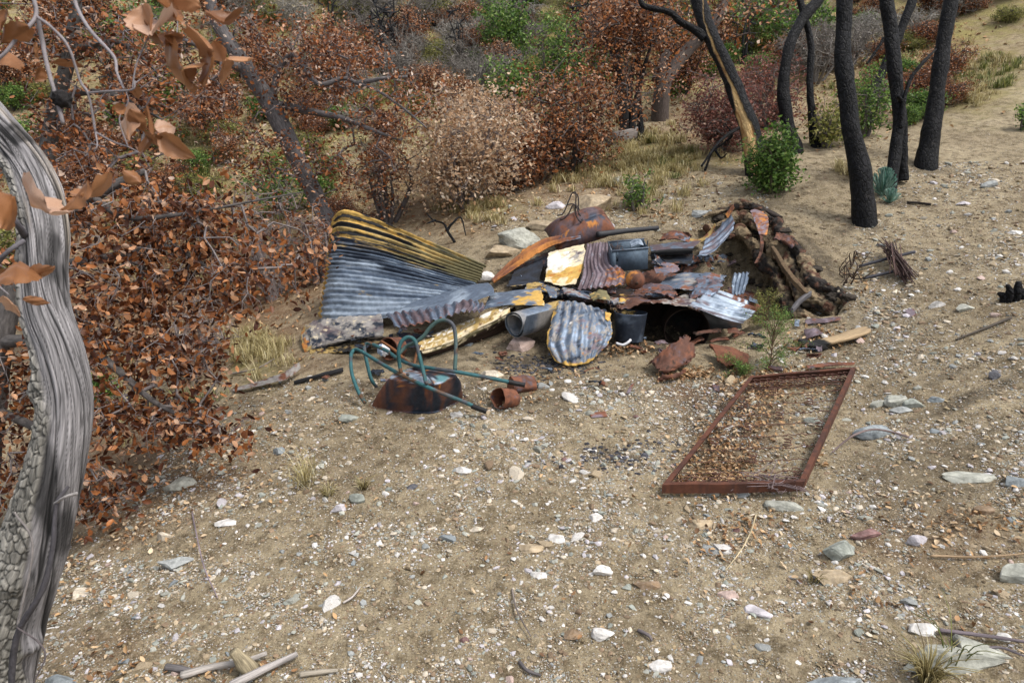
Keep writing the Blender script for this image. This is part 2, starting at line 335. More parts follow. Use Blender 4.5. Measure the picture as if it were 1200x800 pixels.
# ------------------------------------------------------------ ground sheet
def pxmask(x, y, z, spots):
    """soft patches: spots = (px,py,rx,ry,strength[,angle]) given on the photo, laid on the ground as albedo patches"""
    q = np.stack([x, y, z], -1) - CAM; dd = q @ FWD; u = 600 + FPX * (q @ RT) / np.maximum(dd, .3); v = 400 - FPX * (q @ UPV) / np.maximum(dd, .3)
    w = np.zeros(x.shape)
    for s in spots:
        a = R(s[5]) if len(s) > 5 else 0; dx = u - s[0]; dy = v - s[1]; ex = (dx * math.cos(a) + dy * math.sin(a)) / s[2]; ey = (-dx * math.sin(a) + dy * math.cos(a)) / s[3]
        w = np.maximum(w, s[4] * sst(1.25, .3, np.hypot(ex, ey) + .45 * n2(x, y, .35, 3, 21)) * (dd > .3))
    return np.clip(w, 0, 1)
SOOT_SHADE = [(1014,266,30,8,.75),(1086,200,26,6,.6),(1044,238,28,6,.6),(888,212,24,5,.5),(958,178,16,4,.5),(960,300,60,14,.6,50),(1000,265,45,10,.7,-20),(930,345,45,30,.5),(722,535,50,14,.95,10),(690,402,120,16,.9),(600,425,50,12,.8),(860,300,50,40,.2),(940,335,16,50,.8,35),(1080,560,120,60,.35),(850,500,70,50,.85),(600,462,230,26,.42),(1020,400,70,60,.3),(1150,520,90,20,.3,-20),(1140,300,90,14,.25,-20),(720,330,170,62,.95),(480,420,110,26,.5),(790,380,80,22,1),(790,320,70,40,.6),  # burnt and dark soil; under the heap and at the hole, painted-in shade too
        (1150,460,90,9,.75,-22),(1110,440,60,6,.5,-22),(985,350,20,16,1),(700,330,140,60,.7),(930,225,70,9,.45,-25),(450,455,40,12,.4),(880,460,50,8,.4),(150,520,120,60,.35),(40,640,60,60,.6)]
LITTER = [(1100,640,110,50,.3),(250,560,60,25,.5),(100,760,90,30,.3),(640,230,70,20,.4),(600,60,700,60,.7),(1050,60,140,70,.85),(200,300,260,160,.8),(850,150,90,50,.5),(120,560,130,90,.7),(500,220,140,60,.7),(820,460,60,12,.8),(860,500,80,50,.55),(700,220,60,20,.4),(1000,130,90,30,.5)]
GRASS = [(500,60,420,70,.9),(450,130,200,60,.8),(760,185,110,22,.9),(300,420,40,40,.7),(560,240,60,20,.6),(1140,90,90,50,.6),(250,150,300,160,.5),(700,60,200,60,.7)]
nx, ny = 860, 1000
yy = np.concatenate([-3 + 4.5 * np.linspace(0, 1, 60, endpoint=False), 1.5 * (95 / 1.5) ** np.linspace(0, 1, ny - 60)])
tt_ = np.linspace(-1, 1, nx); X = tt_[None] * (3.2 + 1.0 * np.maximum(yy, 0))[:, None]; Y = np.repeat(yy[:, None], nx, 1)
Z = tz(X, Y)
so = pxmask(X, Y, Z, SOOT_SHADE); li = pxmask(X, Y, Z, LITTER); gr = pxmask(X, Y, Z, GRASS)
far = sst(13, 18, Y); li = np.maximum(li, far * (.35 + .3 * n2(X, Y, 3, 3, 30))); gr = np.maximum(gr, far * np.clip(.55 + .8 * n2(X, Y, 4, 3, 31), 0, 1))
i = (np.arange(ny - 1)[:, None] * nx + np.arange(nx - 1)[None]).ravel()
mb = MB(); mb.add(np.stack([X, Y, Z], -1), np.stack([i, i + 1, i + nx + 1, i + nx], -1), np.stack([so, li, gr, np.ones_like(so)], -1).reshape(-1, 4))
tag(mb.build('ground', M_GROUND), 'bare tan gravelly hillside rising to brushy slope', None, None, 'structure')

# ------------------------------------------------------------ stones
def ico(sub):
    import bmesh
    bm = bmesh.new(); bmesh.ops.create_icosphere(bm, subdivisions=sub, radius=1); v = np.array([q.co[:] for q in bm.verts]); f = np.array([[w.index for w in q.verts] for q in bm.faces]); bm.free(); return v, f
IV1, IF1 = ico(1); IV2, IF2 = ico(2); IV4, IF4 = ico(4)
def rock_v(r, V, cuts=9, rough=.06):
    if cuts: V = np.sign(V) * np.abs(V) ** .62; V = V / np.abs(V).max() * .95; q, _ = np.linalg.qr(r.normal(size=(3, 3))); V = V @ q
    V = V.copy()
    for k in range(cuts):
        n = unit(r.normal(size=3)); c = r.uniform(.42, .8); d = V @ n; V = V - np.maximum(d - c, 0)[:, None] * n * .96
    V = V * (1 + rough * fbm(V * 2.2 + r.uniform(0, 40, 3), 4)[:, None]); return V
STC = dict(soil=(.30, .235, .14), soil2=(.15, .11, .065), white=(.60, .575, .54), cream=(.55, .48, .38), tan=(.38, .30, .20), brown=(.24, .17, .11), grey=(.30, .31, .30), green=(.27, .285, .25), blue=(.24, .265, .275), dark=(.10, .10, .11), pink=(.50, .38, .33), lilac=(.47, .44, .455), red=(.22, .13, .12), slab=(.36, .36, .31))
def stone_mesh(r, col, sub=3, dims=(1, 1, .6)):
    V = rock_v(r, IV4, 9, .13) * dims; c = np.array(STC[col]); p = fbm(V * 1.5 + r.uniform(0, 40, 3), 4)
    C = np.clip(c[None] * (1 + .35 * p[:, None]) + .06 * fbm(V * 6 + 9, 2)[:, None], .01, .85); return V, IF4, np.c_[C, np.zeros(len(C))]
BIG = [(984,640,46,30,'green','large rounded grey green rock at lower right, upper of a pair'),(974,668,42,26,'tan','olive angular rock just below the large rounded grey rock'),
 (1137,556,54,14,'slab','long flat pale slab of stone near the right edge'),(1192,558,36,24,'blue','blue grey rock cut by the right edge of the picture'),(1152,592,22,20,'brown','small brown block of stone below the long pale slab'),
 (1015,622,36,14,'red','flat dull red stone above the large grey green rock'),(1076,629,22,18,'lilac','lumpy lilac white stone right of the flat red stone'),(1197,666,46,30,'slab','smooth grey rock at right edge in leaf litter'),
 (975,800,96,44,'blue','broad blue grey rock at the bottom edge beside grass tuft'),(1150,752,60,30,'slab','knobbly pale rock on the right end of the big sunken slab'),(1175,742,22,14,'white','white stone at the right end of the big sunken slab'),(1112,764,120,40,'slab','largest pale bedrock slab sunk in soil at lower right'),(1083,733,32,18,'white','white quartz stone on top of the big pale slab'),
 (1020,497,46,28,'blue','blue grey rock right of the bed frame'),(1046,462,30,30,'slab','tallest pale grey rock of the cluster beside far right corner of bed frame'),(1070,467,24,24,'green','greenish rock at the right of the pale cluster beside the bed frame'),(1030,470,20,14,'slab','small pale rock at the left of the cluster beside the bed frame'),(1056,478,22,12,'grey','low grey rock in front of the pale cluster beside the bed frame'),(1098,466,16,10,'blue','small blue grey stone right of the pale rock cluster'),(1166,436,18,16,'dark','dark grey stone on scorched streak at right'),
 (956,491,24,14,'green','grey chip of stone lying inside the bed frame'),(818,608,30,18,'tan','flat tan stone below the near rail of bed frame'),(756,680,30,20,'brown','chunky brown stone in the middle foreground'),
 (735,685,14,12,'green','small green grey stone left of the chunky brown stone'),(702,736,30,20,'white','bright white stone with a brown leaf beneath it'),(671,739,30,14,'brown','flat brown stone touching the bright white stone'),
 (773,775,28,15,'white','speckled white stone near bottom centre'),(704,665,24,16,'white','white stone above the chunky brown stone'),(846,637,28,18,'white','tilted white stone among leaves below the bed frame'),
 (888,713,28,14,'lilac','pale lilac stone at right of bottom centre'),(853,692,20,17,'pink','egg shaped pinkish tan stone'),(398,592,24,15,'lilac','white and violet stone in the left middle ground'),
 (421,581,22,18,'green','pale green wedge of stone beside the violet one'),(328,526,20,13,'blue','blue grey stone near the left slope edge'),(215,561,46,22,'slab','grey tan rock under the drooping brown leaves'),
 (66,794,44,22,'blue','grey blue rock at bottom left beside the trunk'),(94,692,34,14,'cream','pale yellow slab at the foot of the grey trunk'),(205,656,40,20,'grey','weathered grey rock half sunk left of centre'),
 (266,609,28,8,'white','thin white flake of stone on left slope'),(192,625,24,16,'cream','cream stone by the lowest hanging leaves'),(610,399,46,24,'pink','pinkish rock propping up the rolled metal sheet'),
 (692,232,54,44,'tan','big tan boulder behind the scrap pile'),(612,272,60,28,'slab','jagged grey ledge rock behind the rust coloured strip'),(640,258,40,22,'tan','tan rock between ledge and burnt chair frame'),
 (652,238,26,16,'lilac','pale lilac rock uphill of the burnt chair frame'),(590,288,44,26,'tan','sloping tan bedrock left of the long rust strip'),(568,322,26,18,'white','white and black scorched stone beside the upright sheet'),
 (1160,214,22,12,'grey','grey rock high on the right slope'),(1128,236,18,10,'lilac','pale rock left of the grey rock on right slope'),(1188,270,20,10,'white','white rock on the right slope near the edge'),
 (1098,355,16,12,'white','white stone downhill of the rusty wire bundle'),(1132,358,22,12,'slab','flat grey stone right of the rusty wire bundle'),(537,482,18,14,'white','round white stone beside the wheelbarrow grip'),
 (638,450,18,12,'grey','grey stone next to the far wheelbarrow grip'),(575,436,30,16,'cream','cream rock behind the wheelbarrow tray'),(549,400,16,10,'blue','blue grey slate chip behind the wheelbarrow'),
 (835,479,14,12,'green','greenish stone against the left rail of bed frame'),(412,486,24,14,'green','greenish flat rocks left of the tray'),(620,640,28,12,'tan','flat tan stone in centre foreground'),
 (700,600,22,12,'white','pair like white stone in centre, left of bed corner'),(655,628,24,12,'white','white angular stone left of centre foreground'),(635,670,22,11,'white','white flat stone above small white flakes'),
 (870,578,20,8,'grey','thin grey stone beside near right bed corner'),(920,590,40,12,'slab','long slanting grey stone below the near right bed corner'),(560,618,22,8,'cream','cream flake of stone in centre left foreground'),
 (543,548,20,10,'white','white capped brown stone in centre'),(482,568,16,10,'dark','dark violet stone left of centre'),(730,210,28,14,'slab','flat rock by the green weed behind the pile'),(820,248,22,10,'grey','flat grey rock on soil above the pit')]
BIG = [b for b in BIG if b[0] not in (700,)] + [(700,603,22,12,'white','rough white stone left of the near left bed corner')]
for (px, py, w, h, c, lab) in BIG:
    r = np.random.default_rng(px * 7 + py); p = g1(px, py + h * .35); d = (p - CAM) @ FWD; sx = w * d / FPX / 2 * 1.12; sz = h * d / FPX / 2 * 1.3
    V, F, C = stone_mesh(r, c, 3); a = r.uniform(-.3, .3); V = V * (sx, sx * (.4 if w > 90 else .6), sz * 1.15); V = np.stack([V[:, 0] * math.cos(a) - V[:, 1] * math.sin(a), V[:, 0] * math.sin(a) + V[:, 1] * math.cos(a), V[:, 2]], -1)
    m = MB(); m.add(V, F, C); o = m.build('rock', M_STONE, smooth=False); o.location = Vector(p + [0, 0, sz * .1]); tag(o, lab, 'rock')
# common stones: individually placed copies of a dozen shapes
protos = []
cols = ['white'] * 2 + ['cream', 'slab', 'tan', 'tan', 'brown', 'grey', 'green', 'blue', 'pink', 'lilac', 'slab', 'slab', 'red', 'tan']
for k, c in enumerate(cols):
    r = np.random.default_rng(100 + k); V = rock_v(r, IV2 if True else IV4) * (1, r.uniform(.6, .9), r.uniform(.35, .7)); cc = np.array(STC[c]) * r.uniform(.85, 1.1)
    m = MB(); m.add(V, IF2, np.r_[cc, 0]); o = m.build('loose_stone', M_STONE, smooth=False); protos.append((o, c))
def ground_sample(n, region, seed, dens=None):
    """n points on the ground, spread evenly over a patch of the picture (dense near, sparse far)"""
    r = np.random.default_rng(seed); x0, y0, x1, y1 = region; px = r.uniform(x0, x1, n * 3); py = r.uniform(y0, y1, n * 3)
    if dens is not None: k = r.random(n * 3) < dens(px, py); px, py = px[k], py[k]
    return G(px[:n], py[:n]), r
def soil_dens(px, py):
    edge = 440 + np.maximum(0, 320 - px) * .72
    ok = (py > edge) | ((px > 880) & (py > 430 - (px - 880) * .9) & (py > 110)) | ((px > 1000) & (py > 195)) | ((px > 1100) & (py > 90)); up = (px > 560) & (px < 900) & (py > 190) & (py < 270)
    cl = .22 + .78 * sst(-.2, .35, n2(px / 100., py / 60., .7, 3, 41)); return (ok * 1. + up * .6) * cl
P_, r = ground_sample(290, (-40, 190, 1240, 830), 5, soil_dens); named = 0
lab_of = {'white': 'small loose white quartz stone on the tan soil', 'cream': 'small loose cream stone on the tan soil', 'tan': 'small loose tan stone on the soil', 'brown': 'small loose brown stone on the soil', 'grey': 'small loose grey stone on the soil',
          'green': 'small loose grey green stone on the soil', 'blue': 'small loose blue grey stone on the soil', 'pink': 'small loose pinkish stone on the soil', 'lilac': 'small loose lilac white stone on the soil', 'slab': 'small loose pale grey stone on the soil', 'red': 'small loose dull red stone on the soil'}
used = set()
for k, p in enumerate(P_):
    o, c = protos[r.integers(len(protos))]; d = (p - CAM) @ FWD; s = np.clip(r.pareto(2.2) * 2.8 + 4.2, 4.2, 14) * d / FPX
    if o not in used: used.add(o); q = o
    else: q = o.copy(); COLL.objects.link(q)
    q.location = Vector(p + [0, 0, s * .02]); q.scale = (s, s, s * r.uniform(.7, 1.1)); q.rotation_euler = (r.uniform(-.3, .3), r.uniform(-.3, .3), r.uniform(0, 6.3))
    tag(q, lab_of[c], 'stone', 'small loose %s stones strewn over the soil' % c)
for o, c in protos:
    if o not in used: bpy.data.objects.remove(o)
# gravel: one mass
def gravel(name, n, region, seed, smin, smax, dens, label, palette=('white', 'white', 'cream', 'tan', 'tan', 'brown', 'grey', 'slab', 'cream', 'green', 'lilac', 'tan', 'brown', 'slab')):
    P, r = ground_sample(n, region, seed, dens); n = len(P); d = (P - CAM) @ FWD
    s = np.minimum(smin * (1 - r.random(n)) ** (-1 / 2.5), smax) * np.clip(d, 0, 9) / 4.5
    V = np.repeat(IV1[None], n, 0) * (1 + .38 * r.uniform(-1, 1, (n, len(IV1), 1))) * np.stack([np.ones(n), r.uniform(.4, 1, n), r.uniform(.2, .7, n)], -1)[:, None]
    a = r.uniform(0, 6.3, n); ca, sa = np.cos(a)[:, None], np.sin(a)[:, None]; V = np.stack([V[..., 0] * ca - V[..., 1] * sa, V[..., 0] * sa + V[..., 1] * ca, V[..., 2] + .2 * V[..., 0]], -1)
    V = V * s[:, None, None] + P[:, None] + np.array([0, 0, 1]) * (s * np.minimum(.12, 1))[:, None, None]
    pal = np.array([STC[k] for k in palette]); C = pal[r.integers(0, len(pal), n)] * r.uniform(.7, 1.15, (n, 1))
    C = np.repeat(np.c_[C, np.zeros(n)][:, None], len(IV1), 1).reshape(-1, 4); F = (IF1[None] + (np.arange(n) * len(IV1))[:, None, None]).reshape(-1, 3)
    m = MB(); m.add(V.reshape(-1, 3), F, C); tag(m.build(name, M_PEB, smooth=False), label, 'gravel', None, 'stuff')
gravel('gravel', 115000, (-40, 190, 1240, 840), 9, .0034, .026, soil_dens, 'pale gravel scattered over the tan soil')
gravel('soil_crumbs', 90000, (-40, 190, 1240, 840), 19, .0026, .02, lambda px, py: soil_dens(px, py) * 0 + 1. * ((py > 440 + np.maximum(0, 320 - px) * .72) | ((px > 880) & (py > 110)) | ((px > 560) & (py > 200))), 'crumbs of brown and tan soil over the slope', ('tan', 'brown', 'soil', 'soil', 'soil2', 'brown'))

# ------------------------------------------------------------ leaves, twigs, trees
def leaf_batch(P, size, r, kind='far', up=.0, cup=.35, droop=.0):
    """P: centres; size: lengths; returns verts, faces, colour"""
    n = len(P); d = r.normal(size=(n, 3)); d[:, 2] = d[:, 2] * .7 - droop; d = unit(d); nn = r.normal(size=(n, 3)); nn[:, 2] = np.abs(nn[:, 2]) + up; s = unit(np.cross(d, nn)); nn = np.cross(s, d)
    L = size[:, None, None]; w = r.uniform(.2, .34, (n, 1, 1)); c = r.uniform(-.3, 1.3, (n, 1, 1)) * cup
    if kind == 'far':
        g = np.array([[0, 0], [.5, -1], [1, 0], [.5, 1]]); F0 = np.array([[0, 1, 2], [0, 2, 3]])
    else:
        g = np.array([[0, 0], [.3, -.8], [.68, -.85], [1, 0], [.68, .85], [.3, .8], [.3, 0], [.68, 0]]); F0 = np.array([[0, 1, 6], [0, 6, 5], [3, 7, 2], [3, 4, 7]]); F1 = np.array([[1, 2, 7, 6], [6, 7, 4, 5]])
    a = g[None, :, 0:1] - .5; b = g[None, :, 1:2]
    curl = r.uniform(-.9, 1.5, (n, 1, 1)) * cup
    V = P[:, None] + L * (a * d[:, None] + b * w * s[:, None] + (c * np.abs(b) * .55 + curl * (a * 2) ** 2 * .35) * nn[:, None])
    k = g.shape[0]; off = (np.arange(n) * k)[:, None, None]; fs = [(F0[None] + off).reshape(-1, 3)]
    if kind != 'far': fs.append((F1[None] + off).reshape(-1, 4))
    col = np.repeat(np.stack([r.random(n), r.random(n), r.random(n), np.zeros(n)], -1)[:, None], k, 1).reshape(-1, 4)
    return V.reshape(-1, 3), fs, col
def prisms(A, B, ra, rb, sides=4):
    n = len(A); T = unit(B - A); ref = np.where(np.abs(T[:, 2:3]) < .9, [[0, 0, 1.]], [[1., 0, 0]]); u = unit(np.cross(T, ref)); v = np.cross(T, u)
    a = np.linspace(0, 2 * np.pi, sides, endpoint=False); o = u[:, None] * np.cos(a)[None, :, None] + v[:, None] * np.sin(a)[None, :, None]
    V = np.concatenate([A[:, None] + o * ra[:, None, None], B[:, None] + T[:, None] * rb[:, None, None] * .5 + o * rb[:, None, None]], 1)
    j = np.arange(sides); k = (j + 1) % sides; F = np.stack([j, k, k + sides, j + sides], -1); return V.reshape(-1, 3), (F[None] + (np.arange(n) * 2 * sides)[:, None, None]).reshape(-1, 4)
def skeleton(seed_nodes, targets, r, step=.18, jit=.25, sag=0.):
    """join each target to the nearest node already grown: gives forking limbs"""
    P = [np.asarray(q, float) for q in seed_nodes]; par = [-1] * len(P); arr = np.array(P); 
    d0 = np.min(np.linalg.norm(targets[:, None] - arr[None], axis=-1), axis=1); order = np.argsort(d0); tips = []
    buf = np.empty((len(P) + len(targets) * 14, 3)); buf[:len(P)] = arr; n = len(P)
    for ti in order:
        t = targets[ti]; dist = np.linalg.norm(buf[:n] - t, axis=1) ; i = int(np.argmin(dist)); L = dist[i]; k = int(np.clip(L / step, 1, 12)); a = buf[i].copy(); last = i
        off = r.normal(size=3) * L * jit * .35
        for s in range(1, k + 1):
            f = s / k; q = a + (t - a) * f + off * math.sin(math.pi * f) + r.normal(size=3) * step * .14 * (s < k); q[2] -= sag * math.sin(math.pi * f * .5) * L * 0
            if n >= len(buf): buf = np.concatenate([buf, np.empty((2000, 3))])
            buf[n] = q; par.append(last); last = n; n += 1
        tips.append(last)
    return buf[:n], np.array(par), np.array(tips)
def grow(mb, nodes, targets, r, leaf_n=14, leaf_size=.05, spread=.13, kind='far', twig_col=(.16, .13, .12), base_r=.003, mi_leaf=1, mi_twig=0, step=.18, rmax=.05, droop=0., extra_twigs=2, expo=.5, sides=4):
    B, par, tips = skeleton(nodes, targets, r, step); n = len(B); cnt = np.zeros(n); cnt[tips] += 1
    for k in range(n - 1, -1, -1):
        if par[k] >= 0: cnt[par[k]] += cnt[k]
    rad = np.minimum(base_r * np.maximum(cnt, 1) ** expo, rmax); e = np.where(par >= 0)[0]
    V, F = prisms(B[par[e]], B[e], np.minimum(rad[par[e]], rad[e] * 1.5), rad[e], sides); C = np.r_[twig_col, 0]; mb.add(V, F, C, V, mi_twig)
    tp = B[tips]
    if extra_twigs:
        a = np.repeat(tp, extra_twigs, 0); dr = unit(r.normal(size=a.shape) - [0, 0, droop * .8]); b = a + dr * spread * r.uniform(.6, 1.4, (len(a), 1)); md = (a + b) / 2 + r.normal(size=a.shape) * spread * .12
        for (p, q, r1, r2) in ((a, md, .9, .7), (md, b, .7, .35)):
            V, F = prisms(p, q, np.full(len(p), base_r * r1), np.full(len(p), base_r * r2), 3); mb.add(V, F, C, V, mi_twig)
        src = np.concatenate([tp, md, b])
    else: src = tp
    if leaf_n:
        m = len(tp) * leaf_n; q = src[r.integers(0, len(src), m)] + r.normal(size=(m, 3)) * spread * .38 - [0, 0, droop * spread * .3]
        sz = leaf_size * r.uniform(.55, 1.25, m); V, F, C2 = leaf_batch(q, sz, r, kind, droop=droop); mb.add(V, F, C2, V, mi_leaf)
def blob(r, c, rad, n, shell=.4):
    d = unit(r.normal(size=(n, 3))); q = r.random((n, 1)) ** shell * (.86 + .75 * fbm(d * 1.6 + r.uniform(0, 40, 3), 3))[:, None]; return np.asarray(c) + d * q * np.asarray(rad)
def plant(name, cat, label, seed, trunks, clusters, leafmat, bark=(.16, .14, .13), barkmat=None, loc=None, group=None, seeds_n=14, trunk_wob=.12, trunk_sides=10, **kw):
    """trunks: list of (path, radii); clusters: list of (centre, radii, count). Thing > trunk, crown"""
    r = np.random.default_rng(seed); loc = trunks[0][0][0] if loc is None else loc
    o = empty(name, loc, label, cat, group); tb = MB(); nodes = []
    for k, (pth, rad) in enumerate(trunks):
        pth = np.asarray(pth, float); add_tube(tb, pth, rad, trunk_sides, max(12, len(pth) * 7), trunk_wob, seed + k, (*bark, 0)); nodes.append(cr(pth, seeds_n)[2 if len(trunks) < 3 else 1:])
    tb.build('trunk', barkmat or M_BARK, o); nodes = np.concatenate(nodes)
    if clusters:
        T = np.concatenate([blob(r, c, rd, n) for c, rd, n in clusters]); cb = MB(); grow(cb, nodes, T, r, twig_col=kw.pop('twig', bark), **kw)
        cb.build('crown', [M_TWIG, leafmat], o)
    return o

# ------------------------------------------------------------ scrap metal
PAL = dict(steel=(.15, .19, .25, .8), pale=(.34, .40, .47, .6), dsteel=(.035, .045, .065, .75), purple=(.105, .076, .085, .3), mauve=(.19, .150, .17, .3), brown=(.10, .045, .03, 0), rust=(.17, .065, .035, 0), orange=(.42, .17, .04, 0),
           gold=(.50, .31, .08, 0), ochre=(.36, .25, .09, 0), cream=(.64, .54, .36, 0), white=(.76, .73, .66, 0), soot_shade=(.012, .012, .013, 0), ash=(.28, .26, .24, 0), olive=(.16, .14, .07, 0), dbrown=(.035, .02, .014, 0))  # the soot tone also serves for painted-in shade
def paint(u, v, S, base, layers, seed):
    """base colour with irregular blotches of others: layer = (colour, amount or f(u,v), scale m, softness[, stretch u, stretch v])"""
    C = np.tile(np.array(PAL[base], float), u.shape + (1,))
    for k, L in enumerate(layers):
        c, f, s, soft = L[:4]; su, sv = (L[4], L[5]) if len(L) > 4 else (1, 1)
        a = f(u, v) if callable(f) else f; nz = fbm(np.stack([S[..., 0] / s / su, S[..., 1] / s / sv, np.full(u.shape, seed * 1.7 + k * 5.3)], -1), 5, .62) * 1.25
        w = sst(-soft, soft, nz + (np.asarray(a) * 2 - 1) * 1.0)[..., None]; C = C * (1 - w) + np.array(PAL[c]) * w
    return C
def sheet(name, label, cat, grid, base, layers, seed=0, corr=0, axis='v', amp=.009, crumple=.015, cs=.25, tear=.02, dens=85, th=.0025, parent=None, flip=1, edge=None, group=None, phase=0.):
    """a sheet of metal through a grid of points; corr ridges counted across axis 'u' (columns) or 'v' (rows); torn outline; real thickness"""
    g = np.array(grid, float); lu = np.linalg.norm(np.diff(g, axis=1), axis=-1).sum(1).mean(); lv = np.linalg.norm(np.diff(g, axis=0), axis=-1).sum(0).mean()
    nu = int(np.clip(lu * dens, 14, 240)); nv = int(np.clip(lv * dens, 10, 240))
    if corr: 
        if axis == 'u': nu = max(nu, corr * 10)
        else: nv = max(nv, corr * 10)
    h = cr(g, 97); h = np.swapaxes(cr(np.swapaxes(h, 0, 1), 97), 0, 1)         # 97 x 97 master patch
    u, v = np.meshgrid(np.linspace(0, 1, nu), np.linspace(0, 1, nv))
    def edgen(t, k): return fbm(np.stack([t * lu / .09, np.full(t.shape, k * 9.1 + seed), np.full(t.shape, .5)], -1), 4, .65)
    uu = np.clip(u, 0, 1); vv = np.clip(v, 0, 1); tu, tv = tear / lu, tear / lv
    uu = u + (1 - u) ** 6 * tu * (1 + edgen(v * lv / lu, 1)) * 1.0 - u ** 6 * tu * (1 + edgen(v * lv / lu, 2)); vv = v + (1 - v) ** 6 * tv * (1 + edgen(u, 3)) - v ** 6 * tv * (1 + edgen(u, 4))
    x = np.clip(uu, 0, 1) * 96; y = np.clip(vv, 0, 1) * 96; i = np.minimum(x.astype(int), 95); j = np.minimum(y.astype(int), 95); fx = (x - i)[..., None]; fy = (y - j)[..., None]
    P = (h[j, i] * (1 - fx) + h[j, i + 1] * fx) * (1 - fy) + (h[j + 1, i] * (1 - fx) + h[j + 1, i + 1] * fx) * fy
    nrm = unit(np.cross(np.gradient(P, axis=1), np.gradient(P, axis=0))) * flip
    S = np.stack([uu * lu, vv * lv, np.zeros(u.shape)], -1); q = fbm(np.stack([S[..., 0] / cs, S[..., 1] / cs, np.full(u.shape, seed * 3.1)], -1), 4, .5)
    dsp = crumple * q
    if corr:
        w = vv if axis == 'v' else uu; ph = w * corr + phase + .35 * q
        dsp = dsp + amp * np.sin(2 * np.pi * ph) * (.8 + .4 * q)
    P = P + nrm * dsp[..., None]; n2_ = unit(np.cross(np.gradient(P, axis=1), np.gradient(P, axis=0)))
    C = paint(uu, vv, S, base, layers, seed); Q = P - n2_ * th; k = nu * nv
    i = (np.arange(nv - 1)[:, None] * nu + np.arange(nu - 1)[None]).ravel(); F1 = np.stack([i, i + 1, i + nu + 1, i + nu], -1); F2 = F1[:, ::-1] + k
    b = np.concatenate([np.arange(nu), (np.arange(1, nv) * nu + nu - 1), ((nv - 1) * nu + np.arange(nu - 2, -1, -1)), (np.arange(nv - 2, 0, -1) * nu)]); bn = np.roll(b, -1); F3 = np.stack([b, b + k, bn + k, bn], -1)
    st = S.reshape(-1, 3) + seed
    m = MB(); m.add(np.concatenate([P.reshape(-1, 3), Q.reshape(-1, 3)]), np.concatenate([F1, F2, F3]), np.concatenate([C.reshape(-1, 4)] * 2), np.concatenate([st, st]))
    o = m.build(name, M_METAL, parent)
    return tag(o, label, cat, group) if parent is None else o
def gg(*rows): return [list(gp(*r)) for r in rows]
def dd(*rows): return [list(dp(*r)) for r in rows]
CS = 'corrugated_sheet'; SM = 'sheet metal'
# big upright sheet on the left, its upper edge scorched yellow
sheet(CS, 'largest corrugated sheet leaning at left, yellow scorched above and blue below', SM,
  dd([(388,262,8.15),(404,243,7.8),(452,258,7.6),(512,284,7.35),(574,311,7.1)],
     [(385,285,8.0),(397,279,7.6),(450,290,7.45),(505,308,7.2),(566,327,7.05)],
     [(382,310,7.9),(394,306,7.5),(446,312,7.3),(500,325,7.1),(552,338,6.98)],
     [(378,340,7.8),(390,336,7.3),(440,340,7.1),(494,345,6.95),(546,350,6.85)],
     [(374,374,7.6),(384,378,7.1),(436,378,6.85),(490,370,6.75),(540,364,6.7)]),
  'steel', [('dsteel', lambda u, v: 1.12 - 1.25 * v + .22 * np.sin(v * 107 + 1.5), .3, .2, 3, .35), ('ochre', .16, .05, .08, 3, .4), ('pale', lambda u, v: .15 + .45 * v, .25, .25, 3, .4), ('gold', lambda u, v: 1.15 - 2.6 * v - .3 * u, .12, .12, 2, .6), ('ochre', lambda u, v: 1.2 - 2.4 * v, .2, .2, 2, .5), ('gold', lambda u, v: .95 - 2.0 * v - .5 * u, .07, .1, 2, .5), ('olive', lambda u, v: np.where(v < .34, -.1 + .9 * u, -1), .12, .2, 3, .4),  # shadow on the upper blue and dark rib valleys are painted in
   ('soot_shade', lambda u, v: np.where(v < .36, .12 + .42 * np.sin(np.clip(u * 1.15, 0, 1) * 3.1) + .22 * np.sin(v * 107), .12), .10, .08, 3, .4), ('cream', lambda u, v: .45 - 1.0 * np.abs(v - .36) - .8 * u, .08, .08, 2, .6), ('gold', lambda u, v: np.where(u < .13, 1.3, -1), .1, .2), ('rust', lambda u, v: np.where(u < .08, .45, .08), .06, .15)],
  1, corr=23, axis='v', amp=.015, crumple=.03, tear=.03)
sheet('metal_sheet', 'smooth curved blue grey sheet lying below the big upright sheet', SM,
  dd([(484,352,6.75),(515,344,6.8),(545,335,6.85),(573,331,6.85)],[(470,362,6.6),(510,356,6.6),(548,345,6.65),(579,337,6.65)],[(452,370,6.5),(500,368,6.42),(535,361,6.42),(581,345,6.5)]),
  'steel', [('pale', .35, .3, .4), ('dsteel', .15, .2, .3)], 2, crumple=.012, tear=.012)
sheet(CS, 'small violet corrugated sheet with ragged front edge above the wheelbarrow', SM,
  dd([(447,368,6.45),(480,362,6.4),(515,357,6.35),(549,351,6.35),(574,357,6.3)],[(453,374,6.3),(484,371,6.25),(518,364,6.22),(552,358,6.2),(571,363,6.2)],[(461,386,6.15),(488,384,6.1),(520,374,6.08),(545,366,6.1),(566,366,6.12)]),
  'purple', [('steel', .5, .08, .25, .5, 2), ('mauve', .35, .06, .2, .4, 2), ('dsteel', .25, .05, .15, .4, 2), ('rust', lambda u, v: -.1 + .6 * (v > .85), .05, .1)], 3, corr=14, axis='u', amp=.016, crumple=.012, tear=.03)
